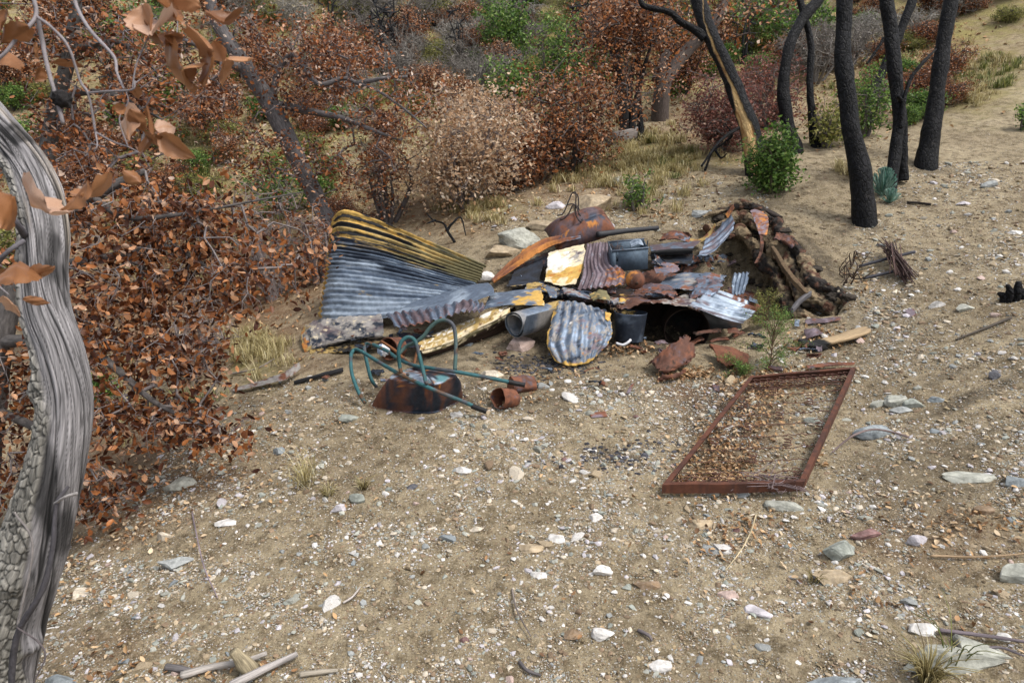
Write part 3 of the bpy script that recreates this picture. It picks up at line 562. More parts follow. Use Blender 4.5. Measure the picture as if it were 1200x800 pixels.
sheet('metal_sheet', 'low mottled grey and rust panel curling over the ground at far left of the heap', SM,
  dd([(351,384,7.3),(372,371,7.2),(410,368,6.95),(452,366,6.75)],[(350,396,7.0),(372,386,6.9),(412,382,6.7),(455,378,6.5)],[(353,412,6.75),(378,402,6.68),(418,396,6.5),(456,392,6.35)],[(362,418,6.75),(386,408,6.7),(420,402,6.6),(458,400,6.5)]),
  'ash', [('purple', .35, .25, .3), ('dsteel', .4, .08, .2), ('cream', .30, .03, .15), ('ochre', lambda u, v: .75 - 1.6 * u, .12, .2), ('orange', lambda u, v: .55 - 1.4 * u, .06, .12), ('soot_shade', lambda u, v: .1 + .5 * (v > .75), .1, .15), ('dsteel', .3, .06, .2)], 4, crumple=.03, tear=.05)
# long gold edged sheet sloping down from the heap to the wheelbarrow
sheet(CS, 'long cream and gold edged sheet slanting from the heap down to the wheelbarrow, dark beneath', SM,
  dd([(484,399,6.2),(520,384,6.3),(560,368,6.4),(604,349,6.5)],[(490,410,6.0),(525,399,6.1),(565,380,6.2),(600,363,6.3)],[(494,416,6.05),(528,405,6.15),(566,387,6.25),(601,368,6.35)],[(505,424,6.35),(536,415,6.4),(570,401,6.5),(600,384,6.6)],[(520,428,6.6),(545,420,6.7),(575,408,6.75),(602,392,6.8)]),
  'olive', [('dbrown', lambda u, v: np.where(v > .5, .75, .1), .2, .3), ('cream', lambda u, v: 1.3 - 1.9 * v - .0 * u, .06, .1), ('ochre', lambda u, v: .85 - 1.5 * v, .05, .12), ('white', lambda u, v: .5 - 1.2 * v, .04, .08), ('brown', lambda u, v: .30 * (v < .4), .05, .1)], 5, corr=9, axis='v', amp=.012, crumple=.015, tear=.02)  # shade of the underside painted dark brown on the lower rows
sheet('metal_sheet', 'blue and gold sheet draped above the rolled metal', SM,
  dd([(574,343,6.75),(600,340,6.75),(637,335,6.8)],[(568,353,6.55),(602,348,6.5),(640,347,6.45)],[(565,364,6.4),(590,359,6.3),(642,360,6.2)]),
  'steel', [('pale', .3, .1, .3), ('purple', .3, .2, .3), ('rust', .25, .08, .15), ('gold', lambda u, v: -.35 + 1.2 * u * (v > .2), .08, .12), ('cream', lambda u, v: -.4 + 1.0 * u * v, .06, .1)], 6, crumple=.018, tear=.03)
# roll
def roll():
    c0 = D(603, 380, 6.05); c1 = D(668, 362, 6.55); ax = unit(c1 - c0); L = 1.0; c1 = c0 + ax * .62; ref = np.array([0, 0, 1.]); e1 = unit(np.cross(ax, ref)); e2 = np.cross(e1, ax); m = MB()
    th = np.linspace(-.6, 4 * np.pi - .2, 150); r0 = .082 + .036 * (th - th[0]) / (th[-1] - th[0]) + .003 * np.sin(th * 3); tail = np.linspace(0, .14, 12)[1:]
    P2 = np.stack([np.cos(th) * r0, np.sin(th) * r0], -1); t = unit(P2[-1] - P2[-2]); P2 = np.concatenate([P2, P2[-1] + tail[:, None] * t])
    nr = np.stack([np.gradient(P2[:, 1]), -np.gradient(P2[:, 0])], -1); nr = unit(nr); z = np.linspace(0, 1, 40); n = len(P2)
    for s, off in ((0, 0), (1, .003)):
        q = P2 + nr * off; V = c0 + q[None, :, 0:1] * e1 + q[None, :, 1:2] * e2 + (z[:, None] * .62)[..., None] * ax + ax * (.01 * np.sin(np.arange(n) * .15))[None, :, None] * (1 - z[:, None, None]); S = np.stack([np.repeat(np.arange(n)[None] * .01, 40, 0), np.repeat(z[:, None] * .62, n, 1), np.zeros((40, n))], -1)
        C = paint(np.repeat(np.linspace(0, 1, n)[None], 40, 0), np.repeat(z[:, None], n, 1), S, 'steel', [('ash', .55, .3, .4), ('ochre', lambda u, v: -.25 + 1.0 * v * (u > .5), .12, .2), ('olive', lambda u, v: .25, .1, .2), ('dsteel', lambda u, v: .3 - .3 * u, .2, .3)], 7 )
        i = (np.arange(39)[:, None] * n + np.arange(n - 1)[None]).ravel(); F = np.stack([i, i + 1, i + n + 1, i + n], -1); m.add(V, F[:, ::-1] if s else F, C.reshape(-1, 4), S)
        if s == 0: V0 = V
        else:
            a = np.arange(n - 1); W = np.concatenate([V0[0], V[0]]); m.add(W, np.stack([a, a + n, a + n + 1, a + 1], -1), (.2, .24, .26, .4), W)
            W = np.concatenate([V0[:, -1], V[:, -1]]); a = np.arange(39); m.add(W, np.stack([a, a + 40, a + 41, a + 1], -1), (.2, .24, .26, .4), W)
    tag(m.build('metal_roll', M_METAL), 'loosely rolled grey green sheet metal, open end facing the viewer, on pink rock', 'roll')
roll()
sheet(CS, 'upright corrugated piece with blue ribs and yellow border hanging at centre front of the heap', SM,
  dd([(650,352,6.3),(672,350,6.25),(692,356,6.25),(712,362,6.25)],[(642,378,6.05),(668,376,6.0),(694,378,6.0),(719,384,6.05)],[(638,404,5.9),(664,403,5.85),(692,402,5.88),(716,400,5.95)],[(650,424,5.85),(668,431,5.8),(690,427,5.82),(698,418,5.9)]),
  'steel', [('dsteel', .42, .08, .2), ('ash', .4, .03, .12, .6, 2), ('mauve', .3, .08, .2), ('orange', lambda u, v: .02 + .26 * ((u > .5) & (v > .35)), .05, .08), ('gold', lambda u, v: .95 - 6.5 * np.minimum(np.minimum(u, 1 - v), 1.2 * (1 - u) + .03), .05, .12), ('cream', lambda u, v: .7 - 9 * np.minimum(u, (1 - v) + .03), .04, .1), ('white', lambda u, v: .8 - 9 * np.hypot(u - .36, (v - .36) * 2.6), .03, .08)],
  8, corr=7, axis='u', amp=.009, crumple=.02, tear=.02)
sheet('metal_sheet', 'cream white and yellow flaking panel in the middle of the heap', SM,
  dd([(640,297,7.5),(662,290,7.5),(688,285,7.5)],[(637,314,7.2),(663,310,7.1),(690,303,7.2)],[(634,332,6.95),(655,336,6.85),(676,334,6.85)]),
  'cream', [('white', lambda u, v: 1.0 - 1.6 * np.hypot(u - .25, v - .4), .06, .2), ('ash', lambda u, v: .65 - 1.5 * np.hypot(u - .75, v - .3), .05, .12), ('purple', lambda u, v: .5 - 1.5 * np.hypot(u - .8, v - .25), .04, .1), ('gold', lambda u, v: .9 - 3.0 * np.abs(v - .75) - .2 * (1 - u), .08, .12), ('orange', lambda u, v: .55 - 4 * np.abs(v - .74), .06, .1), ('steel', lambda u, v: .5 - 5 * u, .05, .1), ('brown', .12, .03, .1)],
  9, crumple=.03, tear=.035)
sheet(CS, 'purple and rust corrugated sheet under and left of the dark metal box', SM,
  dd([(686,286,7.55),(702,284,7.5),(718,284,7.5)],[(683,304,7.15),(700,304,7.1),(722,304,7.1)],[(680,322,6.9),(705,320,6.88),(735,319,6.88)],[(673,342,6.7),(700,338,6.65),(736,334,6.7)]),
  'mauve', [('purple', .5, .1, .2, .4, 2), ('pale', .22, .06, .15, .4, 2), ('rust', lambda u, v: .05 + .6 * u * (v > .55), .07, .15), ('orange', lambda u, v: -.2 + .7 * u * (v > .6), .05, .1), ('ash', .2, .03, .1)], 10, corr=9, axis='u', amp=.012, crumple=.015, tear=.025)
sheet(CS, 'long narrow rust orange strip slanting up to the crushed hood', SM,
  dd([(574,330,7.35),(596,305,7.55),(628,281,7.7),(655,275,7.75),(684,274,7.7)],[(576,334,7.25),(605,317,7.4),(637,297,7.5),(660,286,7.55),(682,280,7.6)]),
  'rust', [('orange', .45, .2, .25, 3, .4), ('mauve', lambda u, v: .1 + .35 * u, .15, .2, 3, .4), ('steel', lambda u, v: -.1 + .6 * u, .12, .2, 3, .4), ('brown', .3, .04, .15)], 11, corr=3, axis='v', amp=.02, crumple=.02, tear=.03)
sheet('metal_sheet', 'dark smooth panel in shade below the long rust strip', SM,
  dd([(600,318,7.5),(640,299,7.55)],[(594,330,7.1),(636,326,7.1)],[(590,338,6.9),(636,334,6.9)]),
  'dsteel', [('soot_shade', .5, .2, .3), ('ash', lambda u, v: -.1 + .45 * v, .03, .1), ('ochre', lambda u, v: -.2 + .5 * v, .05, .1)], 12, crumple=.02, tear=.03)
# crushed hood
def hood():
    r = np.random.default_rng(3); c = D(680, 264, 7.8); n1, n2_ = 70, 36; u, v = np.meshgrid(np.linspace(0, 1, n1), np.linspace(0, 1, n2_))
    a = (u - .5) * 2; b = (v - .5) * 2; k = np.sqrt(np.clip((1 - np.abs(a) ** 3.2) * (1 - np.abs(b) ** 2.6), 0, 1)); X = a * .36; Yv = b * .24 + .04 * a; Zv = .2 * k - .08 + a * .02 + .05 * a
    P = c + X[..., None] * np.array([.96, .2, .05]) + Yv[..., None] * np.array([-.3, .8, .45]) + Zv[..., None] * np.array([0, -.4, .9]); P = P + .015 * fbm(P * 6, 3)[..., None] * [0, -.4, .9]
    P = P - (.04 * np.exp(-((b + .15 - .25 * a) / .12) ** 2) * (np.abs(a) < .9))[..., None] * np.array([0, -.4, .9])
    S = np.stack([X, Yv, Zv], -1); C = paint(u, v, S, 'brown', [('purple', .6, .15, .3), ('rust', .4, .08, .2), ('orange', lambda u, v: .8 - 3.4 * np.hypot((u - .62) * 1.1, (v - .2)), .05, .1), ('orange', lambda u, v: .7 - 3.4 * np.hypot(u - .08, v - .25), .05, .15), ('dsteel', lambda u, v: .8 - 2.5 * np.hypot((u - .6) * .7, v - .42), .08, .2)], 20)
    i = (np.arange(n2_ - 1)[:, None] * n1 + np.arange(n1 - 1)[None]).ravel(); F = np.stack([i, i + 1, i + n1 + 1, i + n1], -1); m = MB(); m.add(P, F, C.reshape(-1, 4), S); o = m.build('crushed_hood', M_METAL)
    o.modifiers.new('thick', 'SOLIDIFY').thickness = .004; tag(o, 'domed brown crushed metal hood on top of the heap, orange spot on its side', 'metal hood')
hood()
# burnt chair frame
def chair_frame():
    m = MB(); f = 7.75
    for pth in ([(653,252.5,f),(660,250,f),(667,234,f),(670,227,f),(674,225,f),(675,230,f),(675,240,f),(680,253,f-.1)], [(656,257,f),(661,256,f),(667,249,f),(671,241,f),(675,241,f)], [(675,240,f),(674,248,f),(677,256,f-.1),(681,260,f-.1),(683,256,f)], [(672,226,f+.1),(677,229,f+.1),(678,240,f+.1),(676,252,f+.1)], [(665,240,f),(671,239,f),(677,242,f),(679,246,f)], [(678,250,f),(681,253,f)]):
        add_tube(m, dp(*pth), .008, 6, len(pth) * 6, .2, 1, (.03, .022, .02, 0))
    tag(m.build('chair_frame', M_PLAIN), 'small burnt twisted wire frame standing on the crushed hood', 'wire frame')
chair_frame()
m = MB(); add_tube(m, dp((700,275,7.6),(735,270.5,7.75),(771,267,7.9)), [.034, .03, .026], 14, 24, .1, 3, (.03, .03, .033, .2)); tag(m.build('iron_pipe', M_PLAIN), 'black pipe lying along the back of the heap right of the hood', 'pipe')
# dark box
def boxed():
    o3 = D(716, 319, 6.98); ax = D(759, 315, 6.98) - o3; az = np.array([0, .03, .205]); ay = np.array([-.0, .27, .05]); t = .008; e = empty('metal_box', o3, 'dark blue grey open topped metal box with a slot, on the heap', 'box')
    X, Yv, Zv = unit(ax), unit(ay), unit(az); m = MB(); c = (.075, .105, .14, .45); lx = np.linalg.norm(ax); ly = np.linalg.norm(ay); lz = np.linalg.norm(az)
    # front wall round the slot
    sx0, sx1, sz0, sz1 = .13 * lx, .19 * lx, .3 * lz, .62 * lz
    add_box(m, o3, X * sx0, Yv * t, Zv * lz, c); add_box(m, o3 + X * sx1, X * (lx - sx1), Yv * t, Zv * lz, c); add_box(m, o3 + X * sx0, X * (sx1 - sx0), Yv * t, Zv * sz0, c); add_box(m, o3 + X * sx0 + Zv * sz1, X * (sx1 - sx0), Yv * t, Zv * (lz - sz1), c)
    add_box(m, o3 + Yv * t, X * t, Yv * (ly - 2 * t), Zv * lz, c); add_box(m, o3 + X * (lx - t) + Yv * t, X * t, Yv * (ly - 2 * t), Zv * lz, c); add_box(m, o3 + Yv * (ly - t), X * lx, Yv * t, Zv * lz, c); add_box(m, o3 + X * t + Yv * t, X * (lx - 2 * t), Yv * (ly - 2 * t), Zv * t, c)
    m.build('case', M_METAL, e)
    m = MB(); 
    for q in (o3 + Zv * lz - X * .006 - Yv * .006,): add_box(m, q + Yv * .013, X * .014, Yv * (ly - .012), Zv * .0135, (.1, .12, .15, .6)); add_box(m, q, X * (lx + .012), Yv * .014, Zv * .014, (.12, .15, .19, .6)); add_box(m, q + Yv * (ly), X * (lx + .012), Yv * .014, Zv * .014, (.1, .12, .15, .6))
    m.build('rim', M_METAL, e)
    m = MB(); add_box(m, o3 + X * lx + Yv * ly * .2 + Zv * lz * .2, X * .006, Yv * .04, Zv * lz * 1.05, (.03, .035, .045, .5)); m.build('bracket', M_METAL, e)
    q = o3 + X * lx * .52 + Zv * (lz + .006) + Yv * .02
    g = [[q + X * a * lx * .44 + Yv * b * ly * .8 + Zv * h for a, h in ((0, .0), (.5, .03), (1, .015))] for b in (0, .5, 1)]
    sheet('metal_offcut', 'bent light blue offcut lying across the open top of the dark box', 'metal scrap', g, 'pale', [('steel', .4, .05, .2)], 31, crumple=.02, tear=.02)
    m = MB(); rr = np.random.default_rng(5)
    for k in range(26):
        a = o3 + X * rr.uniform(.05, .45) * lx + Yv * rr.uniform(.1, .9) * ly + Zv * lz * rr.uniform(.6, .9); add_tube(m, [a, a + rr.normal(size=3) * .03 + Zv * .01, a + rr.normal(size=3) * .05], .003, 4, 6, 0, 0, (.09, .06, .05, 0))
    tag(m.build('wire_tangle', M_PLAIN), 'tangle of fine wire inside the dark metal box', 'wire')
boxed()
V = IV4 * .094; m = MB(); cc = paint(IV4[:, 0], IV4[:, 1], IV4, 'brown', [('rust', .4, .6, .3), ('orange', lambda u, v: .55 + .4 * IV4[:, 2] - .5 * IV4[:, 0] - .5, .5, .2), ('ash', .12, .3, .2)], 5); m.add(V, IF4, cc, V)
add_tube(m, [[0, -.09, -.01], [0.0, -.104, -.012]], .013, 12, None, 0, 0, (.05, .03, .02, 0)); o = m.build('float_ball', M_METAL); o.location = Vector(D(744.5, 328, 6.7)); tag(o, 'rusty brown metal ball below the dark box', 'metal ball')
SHR = [
 ('metal_plank', 'flat grey steel panel lying right of the dark box with black shade painted below', dd([(758,288,7.9),(790,283,7.95),(826,281,7.95)],[(760,294,7.6),(790,291,7.6),(815,290,7.6)],[(762,300,7.6),(790,299,7.6),(813,298,7.6)]), 'purple', [('steel', .5, .1, .2), ('soot_shade', lambda u, v: np.where(v > .55, .8, .12), .1, .2), ('rust', .15, .05, .1)], dict(crumple=.01)),  # lower fold painted near black as the shade under the panel
 ('metal_sheet', 'dark inner sheet in shadow beneath the flat grey panel', dd([(760,298,7.8),(815,296,7.8)],[(762,310,7.5),(812,310,7.5)]), 'dsteel', [('soot_shade', .6, .1, .3), ('brown', .3, .1, .2)], {}),
 ('corrugated_sheet', 'curved blue grey strip rising to the rim of the pit', dd([(826,281,8.0),(842,265,8.2),(857,248,8.3)],[(822,292,7.75),(842,279,7.9),(862,258,8.05)],[(814,303,7.5),(836,296,7.6),(861,270,7.85)]), 'steel', [('purple', .4, .1, .2, 3, .5), ('pale', .25, .08, .2, 3, .5), ('rust', lambda u, v: -.1 + .5 * (v < .2), .08, .1), ('dsteel', .2, .1, .2)], dict(corr=4, axis='v', amp=.012, crumple=.02, tear=.03)),
 ('metal_sheet', 'short orange tipped scrap at the top of the blue strip', dd([(848,252,8.25),(860,238,8.3)],[(852,258,8.1),(862,243,8.15)]), 'orange', [('rust', .5, .05, .1)], {}),
 ('metal_strip', 'curved orange brown strip behind the flat grey panel', dd([(801,277,8.3),(818,280,8.2),(830,272,8.25),(838,260,8.35)],[(804,281,8.15),(820,285,8.05),(834,275,8.1),(840,263,8.2)]), 'ochre', [('rust', .4, .08, .2), ('soot_shade', .2, .05, .1), ('orange', .3, .05, .1)], dict(crumple=.01)),
 ('metal_sheet', 'long flat blue grey and rust sheet right of the metal ball', dd([(778,326,7.3),(805,318,7.3),(835,320,7.3),(855,323,7.25)],[(768,333,7.05),(800,330,7.05),(832,330,7.05),(848,329,7.1)],[(760,338,6.9),(788,341,6.8),(812,342,6.8),(838,333,6.9)]), 'steel', [('ash', .4, .12, .25), ('rust', lambda u, v: .05 + .5 * v * (1 - .6 * u), .09, .15), ('orange', .2, .04, .08), ('purple', .3, .15, .2)], dict(tear=.04, crumple=.025)),
 ('metal_sheet', 'small rust and blue flake between box and flat sheet', dd([(761,312,7.3),(780,305,7.35),(800,311,7.3)],[(765,320,7.1),(783,324,7.0),(799,317,7.1)]), 'mauve', [('rust', .45, .06, .15), ('steel', .4, .06, .15), ('orange', .2, .04, .1)], dict(tear=.04, crumple=.03)),
 ('corrugated_sheet', 'pale blue and purple ribbed sheet at the right end of the heap', dd([(832,335,6.9),(852,341,6.85),(874,350,6.8),(898,358,6.75)],[(818,347,6.6),(842,355,6.5),(866,363,6.45),(886,368,6.5)],[(800,358,6.3),(824,368,6.22),(848,377,6.2),(872,382,6.3)]), 'pale', [('steel', .4, .12, .2, 3, .4), ('purple', lambda u, v: .38 + .1 * np.sin(v * 38), .12, .15, 4, .4), ('mauve', .3, .1, .2, 4, .4), ('rust', lambda u, v: -.3 + 1.2 * u * (v < .4), .06, .12), ('white', lambda u, v: .6 - 10 * np.hypot(u - .5, (v - .62)), .02, .05)], dict(corr=6, axis='v', amp=.02, crumple=.015, tear=.03)),
 ('corrugated_sheet', 'small upright blue ribbed scrap at the pit edge', dd([(858,320,7.3),(870,318,7.25),(881,317,7.25)],[(854,335,7.05),(866,335,7.0),(878,332,7.0)],[(856,346,6.85),(864,347,6.8),(873,345,6.85)]), 'steel', [('pale', .4, .06, .2, .5, 3), ('rust', .15, .05, .1), ('dsteel', .2, .05, .1)], dict(corr=5, axis='u', amp=.012, tear=.03)),
 ('metal_sheet', 'tiny blue shard below the upright ribbed scrap', dd([(877,345,6.8),(888,350,6.75)],[(874,352,6.65),(893,358,6.6)]), 'steel', [('dsteel', .4, .05, .2)], dict(crumple=.02)),
 ('metal_sheet', 'ragged gold and brown sheet roofing the dark hollow', dd([(716,336,7.3),(745,338,7.3),(775,340,7.3),(805,342,7.2),(840,344,7.2)],[(716,349,6.7),(740,350,6.65),(768,351,6.6),(798,351,6.6),(832,356,6.6)],[(718,357,6.3),(732,364,6.2),(762,357,6.15),(795,361,6.15),(838,369,6.2)]), 'brown', [('gold', lambda u, v: .62 - 1.4 * u, .09, .12), ('cream', lambda u, v: .35 - .8 * u, .04, .08), ('ash', lambda u, v: .2 + .3 * (u > .5), .06, .15), ('purple', .35, .1, .2), ('soot_shade', .22, .06, .1)], dict(tear=.10, crumple=.05, cs=.16)),
 ('metal_sheet', 'crumpled dark gold fold beside the hanging yellow bordered piece', dd([(708,352,6.5),(722,356,6.45),(738,362,6.4),(760,362,6.4)],[(712,364,6.3),(724,370,6.25),(740,374,6.3),(764,372,6.4)]), 'ochre', [('dbrown', .55, .08, .15), ('gold', .2, .04, .1), ('soot_shade', .4, .06, .1)], dict(tear=.06, crumple=.06, cs=.12)),
 ('metal_sheet', 'narrow blue triangular flap in the centre of the heap', dd([(634,330,6.8),(642,334,6.75),(660,342,6.7)],[(638,343,6.6),(648,346,6.55),(656,347,6.55)],[(641,348,6.5),(648,350,6.5),(654,350,6.5)]), 'steel', [('cream', .3, .05, .15), ('brown', .3, .05, .15), ('purple', .3, .1, .2)], dict(tear=.04, crumple=.03, cs=.12)),
 ('metal_sheet', 'twisted grey brown strip across the centre of the heap', dd([(650,333,6.8),(680,338,6.75),(712,345,6.7),(745,350,6.65)],[(652,345,6.55),(682,352,6.45),(712,357,6.4),(742,358,6.4)]), 'ash', [('purple', .4, .1, .2), ('rust', .4, .05, .12), ('steel', .45, .08, .2), ('soot_shade', .22, .05, .1)], dict(tear=.08, crumple=.04, cs=.18)),
 ('metal_sheet', 'small folded olive scrap left of the ragged gold sheet', dd([(686,345,6.6),(700,338,6.6),(712,341,6.6)],[(692,356,6.4),(706,352,6.35),(720,354,6.4)]), 'olive', [('ochre', .4, .05, .12), ('soot_shade', .25, .05, .1)], dict(crumple=.04, cs=.1, tear=.04)),
 ('metal_sheet', 'bright yellow torn triangle hanging beside the ribbed yellow bordered piece', dd([(706,364,6.2),(720,366,6.2)],[(708,374,6.1),(713,380,6.05)]), 'gold', [('orange', .4, .04, .1), ('brown', .2, .03, .1)], dict(crumple=.02)),
 ('metal_sheet', 'black backing sheet added to darken the back of the hollow', dd([(700,345,7.1),(790,347,7.1),(868,360,7.0)],[(700,392,6.95),(790,392,7.0),(872,386,6.9)]), 'soot_shade', [('dbrown', .4, .2, .3)], dict(crumple=.05)),  # added backing sheet, coloured black as the shade inside the hollow
 ('metal_sheet', 'dark rust sheet packed beneath the purple ribbed sheet', dd([(640,334,7.1),(690,338,7.1),(745,340,7.1)],[(645,350,6.8),(695,356,6.8),(745,358,6.75)]), 'dbrown', [('soot_shade', .5, .1, .2), ('purple', .3, .1, .2)], dict(crumple=.04)),
 ('metal_sheet', 'blackened sheet lying behind the wheelbarrow tray and under the violet sheet', dd([(455,386,6.35),(490,386,6.35),(520,382,6.35)],[(458,398,6.25),(490,402,6.2),(500,398,6.2)],[(470,408,6.2),(485,410,6.15),(498,408,6.1)]), 'dsteel', [('brown', .35, .1, .2), ('ash', .2, .03, .1), ('soot_shade', .4, .1, .2)], dict(crumple=.05, cs=.15, tear=.05)),
 ('rusted_plate', 'large folded rust brown plate in front of the hollow', dd([(752,430,5.85),(772,408,6.0),(790,393,6.15),(810,385,6.3)],[(750,438,5.65),(776,418,5.72),(797,403,5.85),(817,391,6.1)],[(760,441,5.6),(786,430,5.62),(808,420,5.75),(820,404,5.95)],[(778,441,5.66),(792,436,5.72),(806,430,5.8),(814,420,5.95)]), 'brown', [('rust', .45, .1, .2), ('purple', .35, .1, .2), ('dbrown', .25, .05, .1)], dict(crumple=.05, cs=.2, tear=.11)),
 ('rusted_plate', 'crumbling lower edge piece under the folded rust plate', gg([(764,440,.05),(785,436,.08),(806,428,.10)],[(768,448,.01),(790,446,.03),(812,436,.04)]), 'rust', [('brown', .5, .05, .15), ('dbrown', .3, .04, .1)], dict(crumple=.05, cs=.08, tear=.05)),
 ('rusted_plate', 'reddish brown wedge plate leaning right of the folded plate', dd([(818,398,6.2),(840,401,6.12),(864,408,6.05),(888,416,5.98)],[(826,410,5.98),(845,414,5.88),(868,419,5.85),(886,422,5.9)],[(838,424,5.8),(852,436,5.66),(866,434,5.7),(882,427,5.82)]), 'rust', [('brown', .4, .1, .2), ('orange', .15, .08, .15), ('dbrown', .25, .06, .15)], dict(crumple=.035, tear=.09)),
 ('rusted_plate', 'thin brown flake on top of the reddish wedge', dd([(826,400,6.2),(840,394,6.25),(856,394,6.2)],[(830,404,6.1),(845,400,6.1),(862,400,6.1)]), 'brown', [('rust', .5, .06, .15), ('purple', .3, .06, .15)], dict(crumple=.02, tear=.04)),
 ('rusted_plate', 'jagged rust flake left of the green seedling', dd([(848,386,6.3),(858,382,6.35),(870,390,6.3)],[(850,392,6.15),(862,392,6.15),(868,394,6.15)]), 'rust', [('brown', .5, .05, .15), ('orange', .2, .04, .1)], dict(crumple=.03, tear=.04)),
 ('rusted_plate', 'crumpled brown strip bridging the two front plates', dd([(806,390,6.25),(820,386,6.3),(836,384,6.3),(850,384,6.3)],[(812,396,6.15),(824,393,6.2),(840,392,6.2),(848,390,6.2)]), 'dbrown', [('brown', .5, .05, .15), ('ash', .2, .03, .1)], dict(crumple=.04, cs=.1, tear=.04)),
 ('rusted_plate', 'small flat violet rust plate lying alone on the soil', gg([(738,449,.02),(748,444,.03)],[(728,463,.01),(741,465,.012),(750,458,.02)][:2]), 'mauve', [('rust', .5, .06, .15), ('brown', .3, .05, .15)], dict(crumple=.01, tear=.05)),
 ('rusted_plate', 'small purple plate in leaf litter left of the bed frame', gg([(832,449,.02),(846,450,.02)],[(834,458,.01),(846,460,.01)]), 'purple', [('rust', .4, .05, .15)], dict(crumple=.01)),
 ('rusted_plate', 'flat pinkish plate sunk in soil below the heap', gg([(688,483,.008),(712,480,.008)],[(690,491,.006),(716,490,.006)]), 'mauve', [('rust', .6, .1, .2), ('ash', .3, .05, .2)], dict(crumple=.004)),
 ('rusted_plate', 'long violet plate lying behind the weathered plank', gg([(940,374,.03),(965,371,.03),(990,370,.03)],[(942,381,.02),(965,379,.02),(985,376,.02)]), 'mauve', [('purple', .5, .1, .2), ('rust', .35, .05, .15)], dict(crumple=.01)),
 ('rusted_plate', 'curled violet plate left of the weathered plank', gg([(938,386,.03),(952,383,.05),(960,385,.04)],[(944,399,.02),(956,395,.05),(968,391,.03)]), 'purple', [('mauve', .4, .06, .15), ('rust', .3, .05, .15)], dict(crumple=.015)),
 ('rusted_plate', 'brown rust plate lying just behind the far rail of the bed frame', gg([(938,427,.05),(970,423,.05),(1008,423,.05)],[(945,434,.04),(975,431,.04),(1005,429,.04)]), 'rust', [('purple', .4, .08, .2), ('brown', .4, .05, .1)], dict(crumple=.008, tear=.03)),
 ('rusted_plate', 'purplish plate half buried on the slope below the wire bundle', gg([(1058,362,.02),(1072,360,.02)],[(1062,374,.0),(1078,370,.0)]), 'mauve', [('rust', .4, .05, .15)], dict(crumple=.005)),
 ('rusted_plate', 'brown plate half hidden under the green seedling', gg([(890,425,.05),(920,428,.05)],[(892,434,.02),(925,438,.02)]), 'brown', [('purple', .5, .08, .2), ('rust', .3, .05, .1)], dict(crumple=.02, tear=.04)),
 ('rusted_sheet', 'orange and grey rusted sheet hanging over the pit rim', dd([(876,246,8.35),(886,244,8.4),(897,247,8.35)],[(882,262,8.0),(892,260,8.05),(904,258,8.1)],[(888,276,7.8),(894,277,7.8),(900,276,7.8)]), 'mauve', [('orange', lambda u, v: .35 - .2 * v + .3 * u, .06, .15), ('rust', .45, .06, .15), ('steel', lambda u, v: .35 - .6 * u, .05, .1)], dict(crumple=.03, tear=.03)),
 ('rusted_sheet', 'narrow brown rusted strip dangling down the pit wall', dd([(888,274,7.85),(896,274,7.85)],[(889,292,7.55),(896,292,7.55)],[(882,310,7.25),(889,308,7.25)]), 'brown', [('rust', .4, .05, .15), ('dbrown', .4, .05, .15)], dict(crumple=.04, cs=.1)),
 ('rusted_sheet', 'flaking purple brown crust along the pit rim', dd([(904,270,8.0),(925,274,7.9),(938,286,7.7)],[(902,279,7.8),(918,287,7.65),(930,296,7.5)]), 'brown', [('purple', .4, .06, .15), ('rust', .4, .05, .15), ('soot_shade', .3, .05, .1)], dict(crumple=.06, cs=.1, tear=.06)),
 ('metal_sheet', 'grey brown trough shaped sheet on the ground at the far left end of the heap', gg([(268,456,.02),(300,446,.05),(330,436,.09),(352,422,.14)],[(272,459,.03),(305,453,.04),(335,446,.05),(354,432,.06)]), 'ash', [('brown', .45, .08, .2), ('rust', .4, .1, .2), ('mauve', .3, .1, .2)], dict(crumple=.02, tear=.02)),
 ('metal_sheet', 'scorched flat sheet beneath the mottled panel, left of the wheelbarrow', dd([(358,408,6.75),(400,404,6.6),(455,398,6.4)],[(360,420,6.6),(405,414,6.35),(452,404,6.25)]), 'ochre', [('dbrown', .5, .1, .2), ('soot_shade', .45, .08, .15), ('cream', .15, .04, .1)], dict(crumple=.04, tear=.05)),
 ('metal_scrap', 'small blue grey square scrap lying beside the violet plates', gg([(929,373,.04),(939,373,.05)],[(929,383,.02),(939,384,.03)]), 'pale', [('steel', .4, .05, .2)], {}),
]
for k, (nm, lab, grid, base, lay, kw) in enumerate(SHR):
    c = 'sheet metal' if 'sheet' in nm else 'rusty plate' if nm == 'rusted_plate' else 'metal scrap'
    sheet(nm, lab, c, grid, base, lay, 40 + k, **kw)

